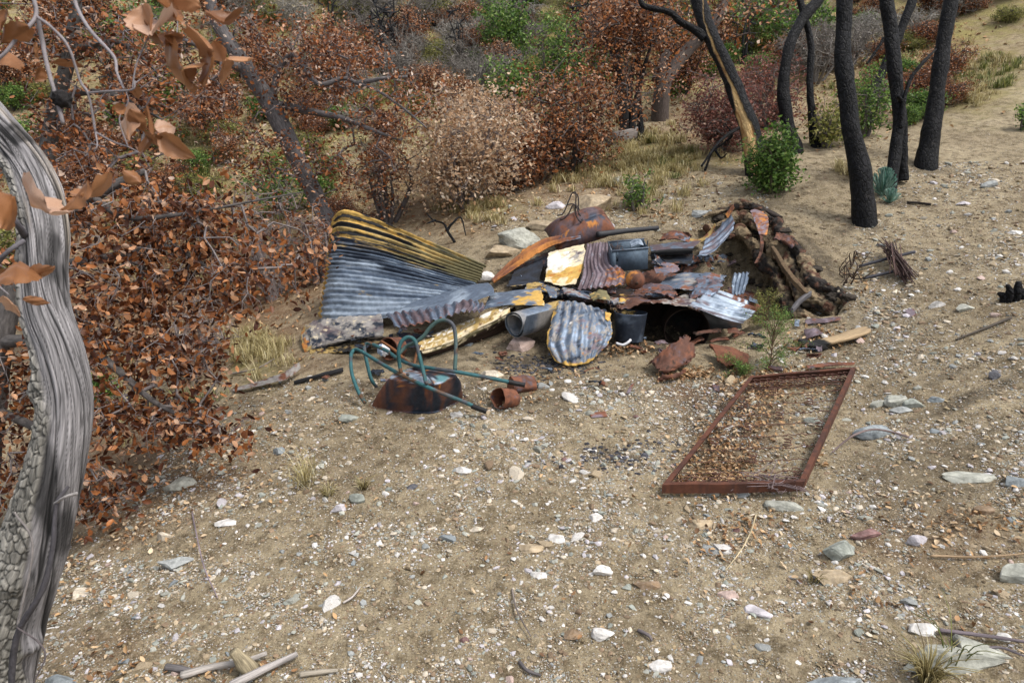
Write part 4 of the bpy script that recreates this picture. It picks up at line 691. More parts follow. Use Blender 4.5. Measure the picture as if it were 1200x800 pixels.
FILL = [('brown rusted sheet lying flat under the dark box and the metal ball', gg([(740,318,.10),(790,306,.12),(835,302,.10)],[(730,334,.12),(785,328,.10),(840,322,.06)],[(726,346,.14),(785,345,.14),(838,338,.08)]), 'brown', [('soot_shade', .45, .1, .2), ('rust', .4, .06, .15), ('steel', .3, .1, .2)]),
 ('scorched grey sheet half buried between the flat panel and the long flat sheet', gg([(770,300,.10),(810,296,.12),(850,296,.05)],[(765,316,.12),(812,312,.10),(858,310,.04)]), 'steel', [('soot_shade', .5, .1, .2), ('rust', .4, .06, .15)]),
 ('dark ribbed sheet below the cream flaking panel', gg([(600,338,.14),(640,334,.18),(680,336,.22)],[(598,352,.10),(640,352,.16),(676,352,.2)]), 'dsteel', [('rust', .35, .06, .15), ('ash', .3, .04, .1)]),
 ('blackened sheet behind the boulders and below the rust strip', gg([(590,318,.02),(620,302,.05),(650,292,.1)],[(600,330,.06),(630,318,.12),(655,312,.2)]), 'dsteel', [('soot_shade', .5, .1, .2), ('brown', .4, .1, .2)]),
 ('rust brown sheet sloping from the heap toward the pit floor', gg([(850,334,.12),(872,338,.08),(900,346,.02)],[(842,346,.16),(868,352,.12),(896,360,.05)]), 'brown', [('purple', .4, .06, .15), ('rust', .4, .05, .15), ('soot_shade', .3, .05, .1)]),
 ('twisted blue grey sheet in front of the long flat sheet', gg([(752,340,.2),(790,342,.22),(828,340,.18)],[(748,350,.24),(788,352,.24),(826,352,.2)]), 'steel', [('brown', .4, .06, .15), ('pale', .3, .06, .15), ('soot_shade', .35, .06, .1)]),
 ('dark sheet under the small violet ribbed sheet', gg([(560,366,.1),(590,360,.14),(612,356,.18)],[(548,384,.06),(580,378,.08),(604,372,.1)]), 'dbrown', [('ochre', .35, .06, .15), ('soot_shade', .4, .06, .1)])]
FILL += [('upturned bent rusty sheet standing behind the flat grey panel', dd([(770,272,8.1),(795,268,8.1),(818,274,8.0)],[(764,286,7.9),(790,284,7.85),(812,288,7.8)]), 'brown', [('rust', .5, .06, .15), ('steel', .35, .06, .15), ('soot_shade', .35, .05, .1)]),
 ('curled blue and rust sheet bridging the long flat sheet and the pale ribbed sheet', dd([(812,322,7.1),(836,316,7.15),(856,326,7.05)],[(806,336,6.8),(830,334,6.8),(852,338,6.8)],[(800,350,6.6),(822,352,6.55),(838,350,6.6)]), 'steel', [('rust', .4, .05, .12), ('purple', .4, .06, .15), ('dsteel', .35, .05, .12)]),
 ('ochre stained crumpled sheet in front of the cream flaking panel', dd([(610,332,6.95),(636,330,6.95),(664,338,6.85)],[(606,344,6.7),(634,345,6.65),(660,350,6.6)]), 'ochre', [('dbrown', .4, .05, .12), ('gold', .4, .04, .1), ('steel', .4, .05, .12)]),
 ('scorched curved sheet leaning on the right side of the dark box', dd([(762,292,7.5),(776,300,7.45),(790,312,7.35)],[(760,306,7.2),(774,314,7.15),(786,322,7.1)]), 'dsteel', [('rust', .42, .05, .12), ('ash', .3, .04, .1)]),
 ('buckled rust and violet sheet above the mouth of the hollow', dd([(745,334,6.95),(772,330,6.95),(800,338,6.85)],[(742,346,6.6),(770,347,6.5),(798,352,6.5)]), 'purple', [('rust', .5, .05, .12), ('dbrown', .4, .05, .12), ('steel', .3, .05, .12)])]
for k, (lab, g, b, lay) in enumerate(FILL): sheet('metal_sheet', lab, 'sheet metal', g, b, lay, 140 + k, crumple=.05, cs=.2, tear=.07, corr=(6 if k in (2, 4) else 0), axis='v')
# ragged crust of burnt and tan earth along the rim and a ledge lower on the wall
def crust(off, dz, rad, seed, dark, label):
    t = np.gradient(RIM, axis=0); nrm = unit(np.stack([t[:, 1], -t[:, 0]], -1)); Q = (RIM + nrm * off)[4:-3]; z = tz(RIM[4:-3, 0] - nrm[4:-3, 0] * .12, RIM[4:-3, 1] - nrm[4:-3, 1] * .12) + dz; P = np.c_[Q, z]; st8 = {}
    rr = rad * np.interp(np.linspace(0, 1, 9), np.linspace(0, 1, 9), [.3, .8, 1.1, .8, 1.2, .9, 1.2, .9, .4])
    def disp(st, a, L):
        q = st * [1, 1, 1]; d = .75 * fbm(q * 7 + seed, 5, .62) + .35 * np.abs(fbm(q * [26, 26, 9] + seed + 9, 3)); return d * rad * 1.5
    V, F, st = tube_geo(P, rr, 56, 420, disp=disp); w = sst(-.15, .15, fbm(st * [9, 9, 5] + seed * 3, 4) + dark)[:, None]; w2 = sst(.1, .3, fbm(st * 14 + seed, 4))[:, None]
    C = np.array([.22, .165, .10]) * (1 - w) + np.array([.028, .023, .02]) * w; C = C * (1 - w2) + np.array([.11, .055, .035]) * w2; C = C * (1 + .5 * fbm(st * 30, 3))[:, None]
    m = MB(); m.add(V, F, np.c_[np.clip(C, .01, 1), np.zeros(len(C))], st); tag(m.build('earth_bank', M_EARTH), label, None, None, 'structure')
crust(.03, -.06, .055, 1, .15, 'burnt crust along the rim of the pit'); crust(.12, -.20, .07, 2, -.2, 'tan earth ledge on the pit wall'); crust(.24, -.36, .06, 3, .0, 'lower broken ledge on the pit wall')
# small torn scraps packed between and under the big sheets
def scraps():
    r = np.random.default_rng(50); spots = [(430,440,50,10,3,.01),(690,440,60,12,5,.01),(470,392,40,8,5,.10), (600,336,40,12,6,.08), (655,345,30,10,8,.10), (700,350,40,10,10,.10), (745,345,40,12,12,.08), (790,318,40,22,12,.04), (830,322,30,18,8,.04), (845,372,30,12,9,.06), (780,405,50,10,7,.02), (690,405,50,10,6,.02), (900,395,40,14,9,.02), (930,415,30,10,5,.01), (560,420,30,12,4,.02), (420,400,30,8,4,.08)]
    B = [('steel', [('dsteel', .4, .05, .2), ('rust', .3, .04, .15)], 'small torn blue grey scrap of sheet metal wedged among the larger sheets'), ('brown', [('rust', .5, .04, .15), ('soot_shade', .3, .05, .1)], 'small torn rusty scrap of sheet metal lying among the larger sheets'), ('purple', [('mauve', .4, .05, .15), ('rust', .35, .04, .1)], 'small torn violet scrap of sheet metal lying among the larger sheets'), ('dsteel', [('soot_shade', .5, .06, .2), ('ash', .2, .02, .1)], 'small torn blackened scrap of sheet metal lying among the larger sheets')]
    for (px, py, sx, sy, n, h) in spots:
        for k in range(n):
            x = px + r.uniform(-sx, sx); y = py + r.uniform(-sy, sy); p = g1(x, y, h + r.uniform(0, .06)); w, l = r.uniform(.08, .26), r.uniform(.05, .14); a = r.uniform(-.7, .7); X = np.array([math.cos(a), math.sin(a), r.uniform(-.25, .25)]); Yv = np.array([-math.sin(a) , math.cos(a), r.uniform(-.1, .6)]); b, lay, lab = B[r.integers(4)]
            g = [[p + X * u * w + Yv * v * l + np.array([0, 0, r.normal() * .015]) for u in (-.5, 0, .5)] for v in (-.5, 0, .5)]
            sheet('metal_scrap', lab, 'metal scrap', g, b, lay, 200 + int(x * 3 + y), crumple=.03, cs=.1, tear=.05, dens=110, group=lab.replace('small torn', 'small').replace('scrap', 'scraps'))
scraps()
# crumbling clods and burnt crust along the pit rim
def clods():
    r = np.random.default_rng(51)
    for (pts, n, sz, h) in (([(845,256),(872,246),(902,258),(928,288),(948,316),(962,340),(990,350)], 64, .06, .02), ([(880,275),(905,300),(930,335),(950,355)], 26, .045, .0), ([(850,300),(880,330),(900,345)], 14, .04, .0)):
        Q = cr(np.array(pts, float), n)
        for k, (x, y) in enumerate(Q):
            s = sz * r.uniform(.4, 1.25); p = g1(x + r.normal() * 5, y + r.normal() * 4, h); V = rock_v(r, IV4, 4, .45) * (s * 1.3, s, s * .7); dk = r.random() < .55; c = np.array([.045, .036, .028] if dk else [.22, .165, .10]) * r.uniform(.6, 1.4); f = (1 + .5 * fbm(V * 40, 3))[:, None]; m = MB(); m.add(V, IF4, np.c_[c * f, np.zeros(len(V))])
            o = m.build('dirt_clod', M_EARTH); o.location = Vector(p); tag(o, ('black burnt' if dk else 'tan crumbly') + ' clod of earth on the broken rim of the pit', 'clod', ('black burnt' if dk else 'tan crumbly') + ' clods on the pit rim')
clods()

# open cylinders: bucket, drum, cans
def can(name, label, cat, c, axis, r0, r1, L, col, th=.004, seed=0, dent=0., layers=(), closed=True, ribs=0):
    ax = unit(np.asarray(axis, float)); ref = np.array([0, 0, 1.]) if abs(ax[2]) < .9 else np.array([0, 1., 0]); e1 = unit(np.cross(ax, ref)); e2 = np.cross(ax, e1); n = 48; k = 20
    a = np.linspace(0, 2 * np.pi, n, endpoint=False); z = np.linspace(0, 1, k); prof = [(z_, r0 + (r1 - r0) * z_ + (.004 * math.cos(z_ * math.pi * 2 * ribs) if ribs else 0)) for z_ in z] + [(z_, r0 + (r1 - r0) * z_ - th) for z_ in z[::-1]]
    if closed: prof = prof[:-1] + [(0.03, r0 - th), (0.03, .001)]
    z_ = np.array([p[0] for p in prof]); rr = np.array([p[1] for p in prof]); K = len(prof)
    S = np.stack([np.repeat(a[None] * r0, K, 0), np.repeat((z_ * L)[:, None], n, 1), np.zeros((K, n))], -1)
    q = fbm(np.stack([np.cos(a)[None] * 1.2 + 0 * z_[:, None], np.sin(a)[None] * 1.2 + 0 * z_[:, None], z_[:, None] * 1.5 + seed + 0 * a[None]], -1), 3)
    rr2 = rr[:, None] * (1 + dent * q); V = np.asarray(c) + rr2[..., None] * (np.cos(a)[None, :, None] * e1 + np.sin(a)[None, :, None] * e2) + (z_ * L)[:, None, None] * ax
    C = paint(np.repeat((a / 6.283)[None], K, 0), np.repeat(z_[:, None], n, 1), S, col, list(layers), seed)
    i = np.arange(K - 1)[:, None] * n; j = np.arange(n)[None]; kk = (j + 1) % n; F = np.stack([i + j, i + kk, i + n + kk, i + n + j], -1).reshape(-1, 4); V = V.reshape(-1, 3); m = MB(); m.add(V, F, C.reshape(-1, 4), S)
    if closed: m.add(V[:n], np.stack([np.zeros(n - 2, int), np.arange(2, n), np.arange(1, n - 1)], -1), np.array(PAL[col]), V[:n])
    return tag(m.build(name, M_METAL), label, cat)
b0 = g1(733, 399); can('metal_bucket', 'dark blue grey bucket standing in the hollow under the sheets', 'bucket', D(737, 398, 6.3), [.03, .08, 1], .125, .15, .26, 'dsteel', seed=1, layers=[('steel', .35, .1, .3), ('ash', lambda u, v: .15, .05, .2)])
can('steel_drum', 'open dark drum lying on its side inside the hollow', 'drum', D(806, 388, 6.5) + [.07, .62, .0], [-.12, -1, -.0], .21, .21, .6, 'dbrown', seed=2, ribs=3, layers=[('soot_shade', .3, .1, .3)])
o_ = can('rusty_can', 'rusty round can with crumpled white rag inside, behind the wheelbarrow', 'can', g1(452, 411, .12) + [.1, .12, 0], [-.45, -.85, .15], .085, .1, .16, 'brown', seed=3, ribs=3, layers=[('rust', .5, .05, .2), ('orange', .2, .04, .1)])
m = MB(); r = np.random.default_rng(8); V = rock_v(r, IV4, 0, .5) * (.05, .05, .06); c_ = np.where(IV4[:, :1] > -.2, [[.75, .76, .8]], [[.35, .45, .6]]); m.add(V, IF4, np.c_[c_, np.zeros(len(V))]); o = m.build('white_rag', M_PLAIN); o.location = Vector(g1(450, 410, .13)); tag(o, 'crumpled white and blue rag stuffed in the rusty can', 'rag')
can('rusty_can', 'crushed open rusty can lying by the wheelbarrow grip', 'can', g1(588, 470, .05) + [.08, .08, 0], [-.6, -.75, .25], .07, .075, .17, 'brown', seed=4, dent=.3, layers=[('rust', .5, .05, .2), ('purple', .3, .05, .1)])
can('rusty_can', 'bent rusty can under the far wheelbarrow grip', 'can', g1(598, 452, .05), [.9, .35, -.1], .075, .07, .2, 'rust', seed=5, dent=.35, layers=[('brown', .5, .05, .2), ('purple', .4, .05, .1)])
m = MB(); add_tube(m, dp((722,402,6.0),(730,404,5.98),(736,401,5.98),(739,398,6.0)), .012, 8, 16, .1, 0, (.6, .6, .62, 0)); tag(m.build('white_strap', M_PLAIN), 'short white strap lying at the foot of the bucket', 'strap')

# ------------------------------------------------------------ wheelbarrow upside down
def wheelbarrow():
    rim = [g1(429, 478), g1(507, 486), g1(550, 464), g1(468, 452)]; base = [g1(450, 443, .27), g1(508, 452, .26), g1(541, 438, .28), g1(486, 428, .3)]
    e = empty('wheelbarrow', np.mean(rim, 0), 'upturned rusty wheelbarrow with teal tube handles and black grips', 'wheelbarrow')
    def loop(q, rnd, n=96, k=1.0):
        a = np.linspace(0, 2 * np.pi, n, endpoint=False); p = 2 / rnd; x = np.sign(np.cos(a)) * np.abs(np.cos(a)) ** p * k * .5 + .5; y = np.sign(np.sin(a)) * np.abs(np.sin(a)) ** p * k * .5 + .5
        x, y = x[:, None], y[:, None]; return (q[0] * (1 - x) + q[1] * x) * (1 - y) + (q[3] * (1 - x) + q[2] * x) * y
    lv = []; 
    for t in np.linspace(0, 1, 18):
        s = t ** .9; q = [np.asarray(r_) * (1 - s) + np.asarray(b_) * s for r_, b_ in zip(rim, base)]; bul = 1 + .05 * math.sin(math.pi * t); lv.append(loop(q, 5 - 1.2 * t, k=bul))
    for k in (.93, .8, .6, .4, .2, .02): lv.append(loop(base, 3.8, k=k) + [0, 0, .016 * (1 - k)])
    lipr = loop(rim, 5, k=1.05) + [0, 0, .012]; lv = [lipr, loop(rim, 5, k=1.06) - [0, 0, .004]] + lv
    V = np.array(lv); V = V + .008 * fbm(V * 7, 3)[..., None]; K, n = V.shape[:2]; u = np.repeat(np.arange(n)[None] / n, K, 0); v = np.repeat(np.linspace(0, 1, K)[:, None], n, 1)
    C = paint(u, v, V, 'dsteel', [('brown', .45, .12, .2), ('rust', lambda u, v: .30 + .28 * np.sin((u - .0) * 6.28 - 2.2), .1, .18), ('orange', lambda u, v: .1 + .25 * (v > .6), .05, .1), ('purple', .25, .06, .15), ('pale', lambda u, v: .05 + .35 * (v > .72), .06, .1)], 77)
    tq = sst(-.1, .1, fbm(V * 6 + 5, 4) + np.where(v > .74, -.30, -1.))[..., None]; C = C * (1 - tq) + np.array([.10, .22, .24, .1]) * tq
    i = np.arange(K - 1)[:, None] * n; j = np.arange(n)[None]; kk = (j + 1) % n; m = MB(); m.add(V, np.stack([i + j, i + kk, i + n + kk, i + n + j], -1).reshape(-1, 4), C.reshape(-1, 4), V)
    o = m.build('tray', M_METAL, e); o.modifiers.new('thick', 'SOLIDIFY').thickness = .003
    def tub(name, pth, r=.0145, seed=0, col=(.035, .115, .125)):
        P = cr(gp(*pth), len(pth) * 9); n = len(P); Vv, F, st = tube_geo(P, r, 12); w = sst(.05, .4, fbm(st * [1, 1, 1] * 9 + seed, 4))[:, None]; C = np.array(col)[None] * (1 - w) + np.array([.07, .075, .085]) * w; w2 = sst(.3, .5, fbm(st * 14 + seed + 9, 3))[:, None]; C = C * (1 - w2) + np.array([.12, .06, .03]) * w2
        m = MB(); m.add(Vv, F, np.c_[C, np.full(len(C), .2)], st); return m.build(name, M_METAL, e)
    H1 = [(428,472,.04),(421,461,.10),(413,440,.20),(411,422,.28),(413,412,.31),(420,410,.325),(442,423,.31),(470,439,.30),(507,456,.27),(542,470,.13),(560,478,.07)]
    H2 = [(441,453,.06),(435,444,.14),(430,425,.24),(427,408,.32),(430,402,.35),(438,404,.35),(455,412,.34),(466,420,.33),(485,428,.32),(503,431,.32),(537,436,.31),(570,442,.22),(602,448.5,.13)]
    h = tub('handle', H1, seed=1); h2 = tub('handle', H2, seed=2, col=(.035, .11, .12))
    for hh, pth in ((h, [(553,475.5,.088),(562,479,.068),(570,482,.052)]), (h2, [(595,447,.15),(604,449,.125),(615,451,.11)])):
        m = MB(); add_tube(m, gp(*pth), .0195, 12, 12, .05, 2, (.012, .012, .013, 0)); m.build('grip', M_PLAIN, hh)
    tub('leg', [(470,437,.31),(468,425,.38),(467,413,.46),(470,401,.53),(478,395,.56),(486,399,.53),(491,415,.44),(496,435,.34),(500,452,.28)], seed=3, col=(.03, .10, .105))
    tub('leg', [(466,416,.40),(476,406,.45),(487,401,.49),(496,394,.53),(503,385,.58),(512,377,.63),(522,375,.645),(531,381,.61),(534,397,.52),(534,415,.42),(533,433,.32)], seed=4, col=(.07, .12, .11))
    tub('brace', [(485,428,.31),(488,415,.38),(492,404,.44)], .011, 5, (.2, .09, .04)); tub('brace', [(447,400,.38),(462,410,.36),(478,424,.33),(490,430,.31)], .012, 6, (.2, .08, .03))
    m = MB(); c = g1(497, 443, .30); 
    for px, py in ((478,440),(500,450),(534,434)): q = g1(px, py, .3); add_tube(m, [q, q + [0, 0, .02]], .012, 8, None, 0, 0, (.1, .09, .09, .5))
    m.build('bolt', M_METAL, e)
wheelbarrow()

# ------------------------------------------------------------ bed spring frame
def bed():
    cs_ = [g1(776, 568, .09), g1(942, 566, .09), g1(1003, 430, .10), g1(879, 440, .10)]; nl, nr, fr, fl = cs_
    e = empty('bed_spring_frame', np.mean(cs_, 0) - [0, 0, .1], 'rusty red brown steel bed spring frame lying on the ground full of leaves', 'bed frame'); up = np.array([0, 0, 1.])
    def rail(a, b, inn):
        a, b, inn = np.asarray(a), np.asarray(b), unit(np.asarray(inn)); n = 60; t = np.linspace(0, 1, n)[:, None]; P = a + (b - a) * t
        sec = [(0, 0), (.034, 0), (.034, -.004), (.0045, -.004), (.0045, -.06), (0, -.06)]
        V = np.stack([P + inn * s + up * h for s, h in sec], 1); V = V + .004 * fbm(V * 8, 3)[..., None] + np.array([.4, .4, 1]) * .014 * fbm(P * 1.7 + 3, 2)[:, None, None]; k = 6; i = np.arange(n - 1)[:, None] * k; j = np.arange(k)[None]; kk = (j + 1) % k
        F = np.stack([i + j, i + kk, i + k + kk, i + k + j], -1).reshape(-1, 4); S = V.reshape(-1, 3); C = paint(t[:, 0][:, None].repeat(k, 1), V[..., 2], V, 'rust', [('brown', .5, .05, .2), ('purple', .2, .03, .15), ('dbrown', .2, .03, .1)], 90 + int(a[0] * 10))
        m = MB(); m.add(S, [F, np.array([[0, 1, 2, 3], [0, 3, 4, 5]]), np.array([[3, 2, 1, 0], [5, 4, 3, 0]]) + (n - 1) * k], C.reshape(-1, 4) * [.62, .60, .62, 1], S); m.build('rail', M_METAL, e, smooth=False)
    x = unit(nr - nl); y = unit(fl - nl); rail(nl, nr, y); rail(fl + x * .0, fr, -y + 0 * x); rail(nl + y * .036, fl - y * .036, x); rail(nr + y * .036, fr - y * .036, -x)
    def coil(c, seed):
        r = np.random.default_rng(seed); a = np.linspace(0, 2 * np.pi * 3.5, 40); rr = .018 + .012 * np.abs(np.linspace(-1, 1, 40)); P = np.asarray(c) + np.stack([rr * np.cos(a), rr * np.sin(a), np.linspace(0, .075, 40)], -1); P[:, :2] += np.linspace(0, 1, 40)[:, None] * r.normal(size=2) * .008
        m = MB(); add_tube(m, P, .0032, 5, None, 0, 0, (.11, .05, .035, 0)); m.build('spring', M_PLAIN, e)
    for k in range(16):
        for row, (f, dz) in enumerate(((.05, -.085), (.95, -.085))):
            t = (k + .8) / 16.6; p = (nl * (1 - t) + nr * t) * (1 - f) + (fl * (1 - t) + fr * t) * f; coil(p + [0, 0, dz], k * 3 + row)
    for k in range(5):
        for row in range(1, 8):
            if (k * 7 + row * 5) % 3: continue
            t = (k + .5) / 5.; f = row / 8.; p = (nl * (1 - t) + nr * t) * (1 - f) + (fl * (1 - t) + fr * t) * f; coil(p + [0, 0, -.1], 100 + k * 9 + row)
    r = np.random.default_rng(4)
    for f in (.06, .115, .2, .3, .4, .5, .6, .7, .8, .87, .93):
        a = nl * (1 - f) + fl * f; b = nr * (1 - f) + fr * f; t = np.linspace(0, 1, 40)[:, None]; P = a + (b - a) * t + [0, 0, -.035] + r.normal(size=(40, 3)) * .004
        m = MB(); add_tube(m, P, .0032, 5, None, 0, 0, (.10, .045, .03, 0)); m.build('wire', M_PLAIN, e)
bed()

# ------------------------------------------------------------ planks, pipes, rods, charred wood
def beam(name, label, cat, P, w, h, col, seed, matl=None, char_end=0):
    P = cr(np.asarray(P, float), 60); T = unit(np.gradient(P, axis=0)); s = unit(np.cross(T, [0, 0, 1.])); u = np.cross(s, T); n = 16; a = np.linspace(0, 2 * np.pi, n, endpoint=False); x = np.sign(np.cos(a)) * np.abs(np.cos(a)) ** .35; y = np.sign(np.sin(a)) * np.abs(np.sin(a)) ** .35
    t = np.linspace(0, 1, 60); tp = 1 - .45 * np.abs(2 * t - 1) ** 8; V = P[:, None] + (x * w / 2)[None, :, None] * s[:, None] * tp[:, None, None] + (y * h / 2)[None, :, None] * u[:, None]
    L = np.r_[0, np.cumsum(np.linalg.norm(np.diff(P, axis=0), axis=1))]; st = np.stack([np.repeat((x * w / 2)[None], 60, 0), np.repeat((y * h / 2)[None], 60, 0), np.repeat(L[:, None], n, 1)], -1)
    V = V + .010 * fbm(st * [30, 30, 5] + seed, 4)[..., None]; C = np.tile(np.r_[col, 0.], (60, n, 1)); C[..., :3] *= (1 + .3 * fbm(st * [60, 60, 4] + seed, 3))[..., None]
    if char_end: q = sst(char_end - .12, char_end + .05, 1 - t[:, None] + .15 * fbm(st * 12, 3))[..., None]; C = C * (1 - q) + np.array([.012, .012, .012, 0]) * q
    i = np.arange(59)[:, None] * n; j = np.arange(n)[None]; kk = (j + 1) % n; m = MB(); m.add(V, [np.stack([i + j, i + kk, i + n + kk, i + n + j], -1).reshape(-1, 4), ], C.reshape(-1, 4), st)
    for r0, c in ((0, P[0]), (59, P[-1])): q = np.concatenate([V[r0], [c]]); jj = np.arange(n); m.add(q, np.stack([jj, (jj + 1) % n, np.full(n, n)], -1), C[r0, 0], st[r0][[0] * (n + 1)])
    return tag(m.build(name, matl or M_WOOD), label, cat)
beam('wooden_plank', 'short weathered tan plank with one charred end right of the heap', 'plank', gp((952,404,.05),(985,396,.06),(1017,386,.04)), .13, .035, (.40, .29, .17), 1, char_end=.82)
beam('charred_beam', 'black burnt lump of timber beside the tan plank', 'burnt wood', gp((938,400,.03),(950,405,.05),(968,405,.03)), .08, .05, (.015, .014, .014), 2)
beam('charred_beam', 'burnt grey beam sloping down inside the pit', 'burnt wood', dp((950,344,6.9),(938,352,6.75),(928,364,6.6)), .04, .05, (.10, .095, .10), 3)
beam('charred_beam', 'long burnt brown root lying against the pit wall', 'burnt wood', dp((905,290,7.55),(925,322,7.1),(945,345,6.85)), .05, .05, (.12, .08, .045), 6, M_EARTH)
beam('charred_beam', 'curled burnt bark at the top of the pit rim', 'burnt wood', gp((855,252,.06),(872,242,.10),(893,246,.12),(915,256,.08)), .09, .06, (.04, .03, .025), 7, M_EARTH)
beam('charred_beam', 'flat charred board left of the wheelbarrow', 'burnt wood', gp((345,448,.02),(375,440,.03),(402,433,.03)), .05, .03, (.02, .02, .022), 8)
beam('charred_stick', 'short blackened stick on the slope right of the twin burnt trunk', 'stick', gp((1063,237,.02),(1076,238,.03),(1091,240,.02)), .03, .03, (.03, .025, .022), 9)
def rods():
    r = np.random.default_rng(2); e = MB(); a0 = g1(1040, 285, .14); b0 = g1(1062, 326, .05)
    for k in range(46):
        o = r.normal(size=3) * [.035, .05, .03]; o2 = r.normal(size=3) * [.05, .05, .03]; a = a0 + o; b = b0 + o2 ; L = r.uniform(.0, .15); a = a + (b - a) * L; m_ = (a + b) / 2 + r.normal(size=3) * .02 + [0, 0, .02]
        add_tube(e, [a, m_, b], .0055, 5, 8, .3, k, np.r_[np.array([.075, .042, .035]) * r.uniform(.5, 1.4), 0])
    tag(e.build('wire_bundle', M_PLAIN), 'bundle of rusty brown rods lying across two pipes on the slope', 'rusty rods')
    for k, (pts, lab) in enumerate((([(1007,312,.05),(1040,303,.07),(1072,295,.08)], 'upper dark pipe passing under the rusty rods'), ([(1012,326,.04),(1030,322,.05),(1056,316,.05)], 'lower dark pipe passing under the rusty rods'))):
        m = MB(); add_tube(m, gp(*pts), .016, 10, 20, .08, k, (.05, .05, .06, .3)); tag(m.build('iron_pipe', M_METAL), lab, 'pipe')
    m = MB()
    for k in range(16):
        c = g1(992 + r.uniform(-6, 10), 322 + r.uniform(-14, 14), .03); add_tube(m, [c, c + r.normal(size=3) * .05 + [0, 0, .06], c + r.normal(size=3) * .09 + [0, 0, .08]], [.008, .006, .003], 5, 8, .3, k, (.06, .04, .03, 0))
    tag(m.build('dead_stump', M_TWIG), 'small splintered dead root stub left of the pipes', 'stump')
rods()
def stump():
    e = MB(); r = np.random.default_rng(6); c = g1(1190, 352, 0)
    for k, (dx, dy, h, rad) in enumerate(((-.06, 0, .14, .03), (.0, .0, .17, .035), (.06, .02, .1, .04), (-.09, .02, .06, .03), (.12, 0, .13, .04))):
        p = c + [dx, dy, 0]; add_tube(e, [p - [0, 0, .03], p + [dx * .1, 0, h * .5], p + [dx * .5 - .01, .0, h]], [rad, rad * 1.15, rad * .55], 12, 16, .25, k, (0, 0, 0, 0))
    tag(e.build('burnt_stump', M_CHAR), 'small black burnt stump clump at the right edge', 'burnt stump')
stump()
for k, (pts, rad, col, lab) in enumerate([
  ([(212,791,.02),(250,781,.03),(285,775,.05),(312,765,.03)], .017, (.34, .31, .28), 'long pale grey stick crossing behind the upright wood stub, bottom left'),
  ([(270,803,.03),(305,786,.04),(348,766,.03)], .02, (.36, .33, .31), 'thick silver grey stick in front of the upright wood stub, bottom left'),
  ([(352,790,.015),(375,787,.02),(396,785,.015)], .013, (.33, .29, .23), 'short straight tan stick right of the grey sticks'),
  ([(195,781,.02),(212,783,.03),(230,787,.02)], .016, (.12, .11, .11), 'short dark burnt stick left of the upright wood stub'),
  ([(402,706,.01),(412,700,.02),(418,693,.02),(422,687,.02)], .006, (.4, .36, .33), 'small pale crooked twig in left foreground'),
  ([(1065,512,.02),(1045,506,.06),(1022,503,.09),(1000,510,.08),(985,521,.04),(975,530,.02)], .008, (.20, .15, .14), 'arched brown twig right of the bed frame'),
  ([(886,603,.02),(880,622,.07),(868,645,.05),(850,668,.01)], .004, (.55, .45, .28), 'thin straw coloured stem below the bed frame'),
  ([(1100,738,.02),(1150,744,.03),(1205,752,.03)], .01, (.17, .14, .15), 'dark twig above the big pale slab at lower right'),
  ([(1140,765,.02),(1170,758,.03),(1200,768,.02)], .007, (.14, .12, .13), 'thin dark twig at the lower right corner'),
  ([(1090,651,.015),(1150,652,.02),(1205,648,.02)], .006, (.36, .25, .15), 'long thin tan twig in leaf litter at right'),
  ([(748,738,.01),(760,744,.02),(764,750,.01)], .009, (.14, .12, .12), 'short dark twig in the middle foreground'),
  ([(609,775,.01),(618,785,.02),(634,791,.01)], .009, (.10, .09, .09), 'curved dark twig near bottom centre'),
  ([(600,690,.01),(606,715,.03),(622,745,.02)], .005, (.2, .17, .15), 'thin bent twig left of bottom centre'),
  ([(225,600,.01),(238,660,.05),(255,700,.01)], .004, (.25, .2, .22), 'fine violet stem at left below the brown leaves'),
  ([(270,438,.02),(300,432,.05),(322,420,.08)], .01, (.3, .26, .22), 'grey branch on grass beyond the left slope edge'),
  ([(1185,372,.02),(1150,386,.02),(1120,398,.01)], .012, (.09, .075, .06), 'long dark root on the scorched streak at right'),
  ([(590,440,.01),(570,446,.02),(560,449,.02)], .006, (.5, .42, .3), 'pale chip of wood behind the handles')]):
    m = MB(); add_tube(m, gp(*pts), [rad, rad * .9, rad * .6], 8, len(pts) * 8, .3, k, (*col, 0)); tag(m.build('fallen_stick', M_WOOD), lab, 'stick')
m = MB(); p = g1(291, 789); add_tube(m, [p + [.02, 0, -.02], p + [-.015, 0, .06], p + [-.05, 0, .125]], [.04, .036, .022], 14, 24, .35, 4, (.30, .25, .16, 0)); tag(m.build('wood_stub', M_WOOD), 'upright broken stub of yellowish wood among grey sticks at bottom left', 'wood stub')
# dead twig tangle at the near corner of the bed
m = MB(); r = np.random.default_rng(11); c = g1(905, 563, .09)
for k in range(26): a = c + r.normal(size=3) * [.05, .04, .015]; add_tube(m, [a, a + r.normal(size=3) * [.08, .05, .03], a + r.normal(size=3) * [.13, .08, .03] - [0, 0, .02]], .0022, 4, 8, 0, 0, (.2, .15, .15, 0))
tag(m.build('twig_tangle', M_TWIG), 'tangle of fine dead twigs over the near rail of the bed frame', 'twigs')

